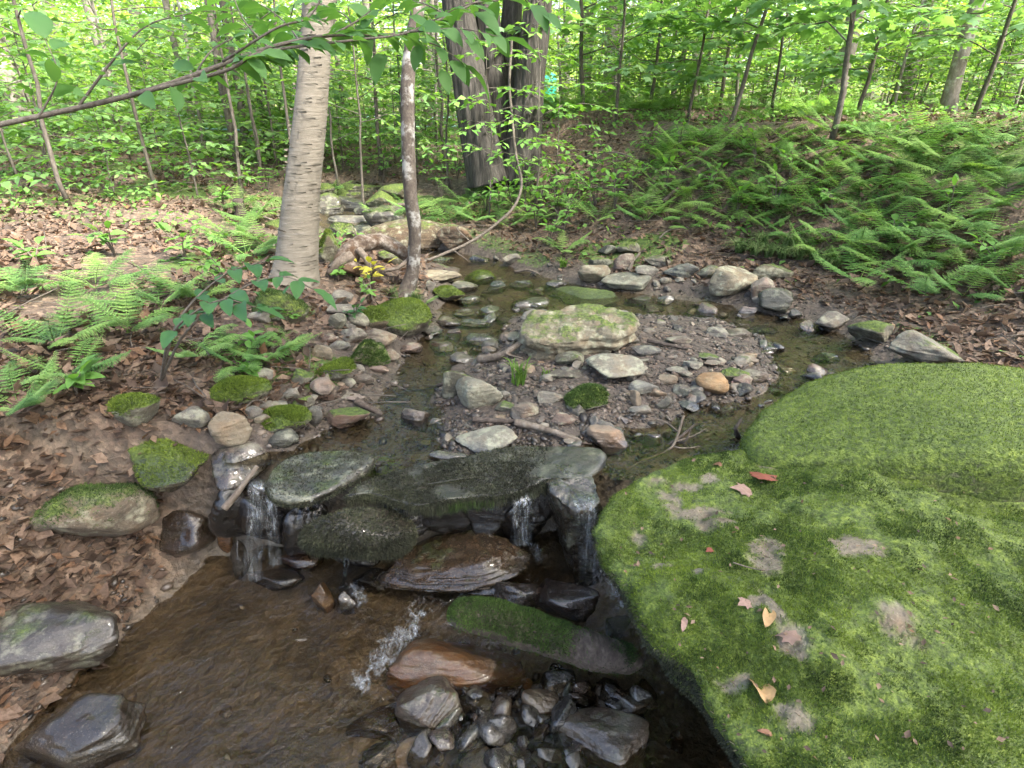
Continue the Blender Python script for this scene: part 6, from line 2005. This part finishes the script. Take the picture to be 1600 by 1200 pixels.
# ground cover of small green leaves
n = 60000
Yl = 2.2 * np.exp(rl.uniform(0, 2.3, n)); px = rl.uniform(-150, 1750, n); Xl = (px - 800) / FPX * (Yl * cp + .5)
zl, q = terrain(Xl, Yl, True)
pn = fbm(np.stack([Xl, Yl, 0 * Xl], -1) * 1.5, 55, 4)
dens = sm(q['d'], .25, .9) * (q['t'] > .9) * sm(pn, -.05, .3) * (.35 + .65 * sm(Yl, 4.5, 8)) * np.where((q['side'] < .5) & (Yl < 4.4), .35, 1)
keep = rl.random(n) < dens
Q = np.column_stack([Xl, Yl, zl + rl.uniform(.02, .14, len(zl)) * sm(Yl, 3, 6)])[keep]; n = len(Q)
Mx = rot_align(rl.normal(size=(n, 3)) * .4 + np.array([0, -.2, 1]), rl)
vv, ff = scatter(LEAF2_V * np.array([1.3, 1, 1]), LEAF2_F, Q, Mx, rl.uniform(.03, .07, n))
o = obj('ground_cover', vv, ff, MAT['leaf_herb']); tag(o, 'low green ground cover leaves on the forest floor', 'ground cover', kind='stuff')

# loose leaves lying on the big boulder and in the creek
def lay(px, py, z, size, mat, label, shape='oval', rot=None, name='fallen_leaf', group=None):
    if z is None: p = ground_hit(px, py, .012)
    else:
        # find the boulder surface along the ray
        d = ray(px, py); ok_, loc_, nn, _ = big.ray_cast(Vector(C0 - bloc), Vector(d / np.linalg.norm(d)))
        p = np.array(loc_) + bloc + np.array([0, 0, .006]) if ok_ else P(px, py, z)
    V, F = (MAPLE_V, MAPLE_F) if shape == 'maple' else LH[RNG.integers(4)]
    V = np.column_stack([V[:, 0], V[:, 1] - .45, V[:, 2] * 1.6 + .45 * V[:, 0] ** 2 + .12 * fbm(V * 4, int(px), 2) + .06])
    V = V * size; V = V @ eul(RNG.normal() * .2, RNG.normal() * .2, RNG.uniform(0, 6.28) if rot is None else rot).T
    o = obj(name, V, F, MAT[mat], loc=tuple(p)); tag(o, label, 'leaf', group)
lay(1190, 748, .6, .085, 'leaf_red', 'red brown maple leaf on the huge moss boulder', 'maple', .5)
lay(1158, 768, .6, .062, 'leaf_pink', 'pale pink leaf on the huge moss boulder', 'maple', 1.5)
lay(1215, 706, .6, .080, 'leaf_tan', 'tan maple leaf at the boulder far side', 'maple', .2)
lay(1188, 1077, .6, .075, 'leaf_tan', 'tan oval leaf low on the huge moss boulder', 'oval', .0)
lay(1200, 966, .6, .06, 'leaf_tan', 'folded yellowish leaf in boulder debris', 'oval', 2.6)
lay(1230, 998, .6, .05, 'leaf_pink', 'crumpled pink leaf in boulder debris', 'maple', 1)
lay(1162, 946, .6, .034, 'leaf_pink', 'small crumpled pale leaf on the boulder', 'maple', 2)
lay(1068, 978, .6, .036, 'leaf_pink', 'small grey pink leaf on the boulder left side', 'oval', 2.8)
lay(1108, 863, .6, .022, 'leaf_red', 'tiny orange red leaf on the boulder', 'maple', 2)
lay(1196, 1148, .6, .026, 'leaf_brown', 'small orange brown leaf low on the boulder', 'oval', 1.2)
lay(1120, 728, .6, .035, 'leaf_brown', 'thin brown leaf at the boulder top edge', 'oval', .8)
lay(406, 728, None, .05, 'leaf_brown', 'orange brown leaf stuck beside the left fall', 'maple', 1)
lay(654, 731, None, .022, 'leaf_gold', 'tiny yellow leaf on the ledge slab', 'oval', 1.5)
lay(1148, 600, None, .07, 'leaf_pink', 'pale curled leaf among stones by the right channel', 'oval', 2.4)
rb = np.random.default_rng(3)
bits = []
for k in range(190):
    px, py = rb.uniform(950, 1580), rb.uniform(715, 1190)
    d = ray(px, py); ok_, loc_, nn, _ = big.ray_cast(Vector(C0 - bloc), Vector(d / np.linalg.norm(d)))
    if not ok_ or nn[2] < .5: continue
    p = np.array(loc_) + bloc + np.array([0, 0, .010]); s = rb.uniform(.006, .018)
    bits.append((LT_V * s @ eul(rb.normal() * .4, rb.normal() * .4, rb.uniform(0, 6.28)).T + p, LEAF2_F))
V, F = merge(bits)
o = obj('leaf_scraps', V, F, MAT['litter']); tag(o, 'tiny leaf scraps scattered over the moss boulder', 'leaf scraps', kind='stuff')
def bpt(px, py):
    d = ray(px, py); ok_, loc_, nn, _ = big.ray_cast(Vector(C0 - bloc), Vector(d / np.linalg.norm(d)))
    return np.array(loc_) + bloc + np.array([0, 0, .012]) if ok_ else P(px, py, .62)
stick([bpt(1144, 885), bpt(1170, 893), bpt(1195, 897), bpt(1220, 892)], .0018, 'thin pale twig lying on the moss boulder', 'twig', seg=5)

# ================================================================== LABELS OF LOOK-ALIKES: say what each stands beside
MARKS = [(470, 300, 'birch'), (640, 300, 'slender tree'), (790, 240, 'big maple'), (1190, 180, 'leaning maple sapling'), (980, 402, 'far rock pile'), (1145, 440, 'overhanging tan rock'), (897, 510, 'large midstream boulder'),
         (1112, 600, 'orange tan stone'), (917, 620, 'moss capped stone'), (748, 612, 'pale rounded stone'), (447, 656, 'moss cushion rock'), (578, 553, 'moss draped boulder'), (948, 684, 'brown tan faceted stone'),
         (812, 590, 'grass tuft'), (960, 574, 'trapezoid rock'), (850, 1000, 'mossy log'), (641, 1180, 'round whitish stone'), (715, 1040, 'rust patched rock'), (952, 150, 'thick brown grey trunk'), (1200, 395, 'drooping sedge'),
         (845, 1112, 'tan and grey wet stone'), (940, 1168, 'broad brown flat stone'), (760, 686, 'pale lichened flat rock'), (650, 655, 'angular pool stone'), (592, 528, 'tan shore block'), (503, 606, 'pinkish grey bank stone'),
         (915, 463, 'flat mossy slab'), (748, 436, 'mossy dome stone'), (1213, 470, 'dark triangular rock'), (1040, 469, 'grey pool stone'), (1190, 90, 'bright clearing'), (586, 150, 'pale straight trunk'), (380, 180, 'thin dark left trunks'),
         (1076, 634, 'dark slate stone'), (1005, 605, 'smooth grey oval stone'), (1450, 590, 'large grey right shore rock'), (1320, 300, 'right maple sapling'), (150, 800, 'large brown left boulder'), (505, 936, 'rusty orange pointed stone')]
SHORT = {'arching green fern on the bank farther right beyond the sedge': 'arching green fern', FL: 'arching green fern on the slope', 'light green fern in the row along the top of the bank': 'light green crest fern',
         'leafy beech bush on the forest floor left of the big maple': 'leafy beech bush', 'leafy beech bush behind the fern crest': 'leafy beech bush', 'leafy green herb on the slope around the big maple foot': 'leafy green herb',
         'low leafy seedling growing between the ferns and leaf litter': 'low leafy seedling', 'drooping sedge hanging over the far right bank edge': 'sedge tuft on the bank edge'}
seen = {}
for o in COL.objects:
    if o.parent is None and o.get('label') and o.get('group'):
        seen.setdefault(o['label'], []).append(o)
for lb, obs in seen.items():
    if len(obs) < 2: continue
    for o in obs:
        v = np.array(o.location); dpt = v[1] * cp - (v[2] - CAM_H) * sp
        if dpt < .2: continue
        top = v + np.array([0, 0, 1.2 if o['category'] in ('sapling', 'tree') else .1])
        dq = top[1] * cp - (top[2] - CAM_H) * sp
        x = 800 + FPX * top[0] / dq; y = 600 - FPX * (top[1] * sp + (top[2] - CAM_H) * cp) / dq
        mk = min(MARKS, key=lambda q: (q[0] - x) ** 2 + 1.6 * (q[1] - y) ** 2)
        dx, dy = x - mk[0], y - mk[1]
        far_ = 'just ' if math.hypot(dx, dy) < 60 else 'well ' if math.hypot(dx, dy) > 130 else ''
        rel = (far_ + ('left of' if dx < 0 else 'right of')) if abs(dx) > abs(dy) else (far_ + ('behind' if dy < 0 else 'in front of'))
        o['label'] = SHORT.get(lb, lb) + ' ' + rel + ' the ' + mk[2]
        if len(o['label'].split()) > 16: o['label'] = ' '.join(lb.split()[:3]) + ' ' + rel + ' the ' + mk[2]
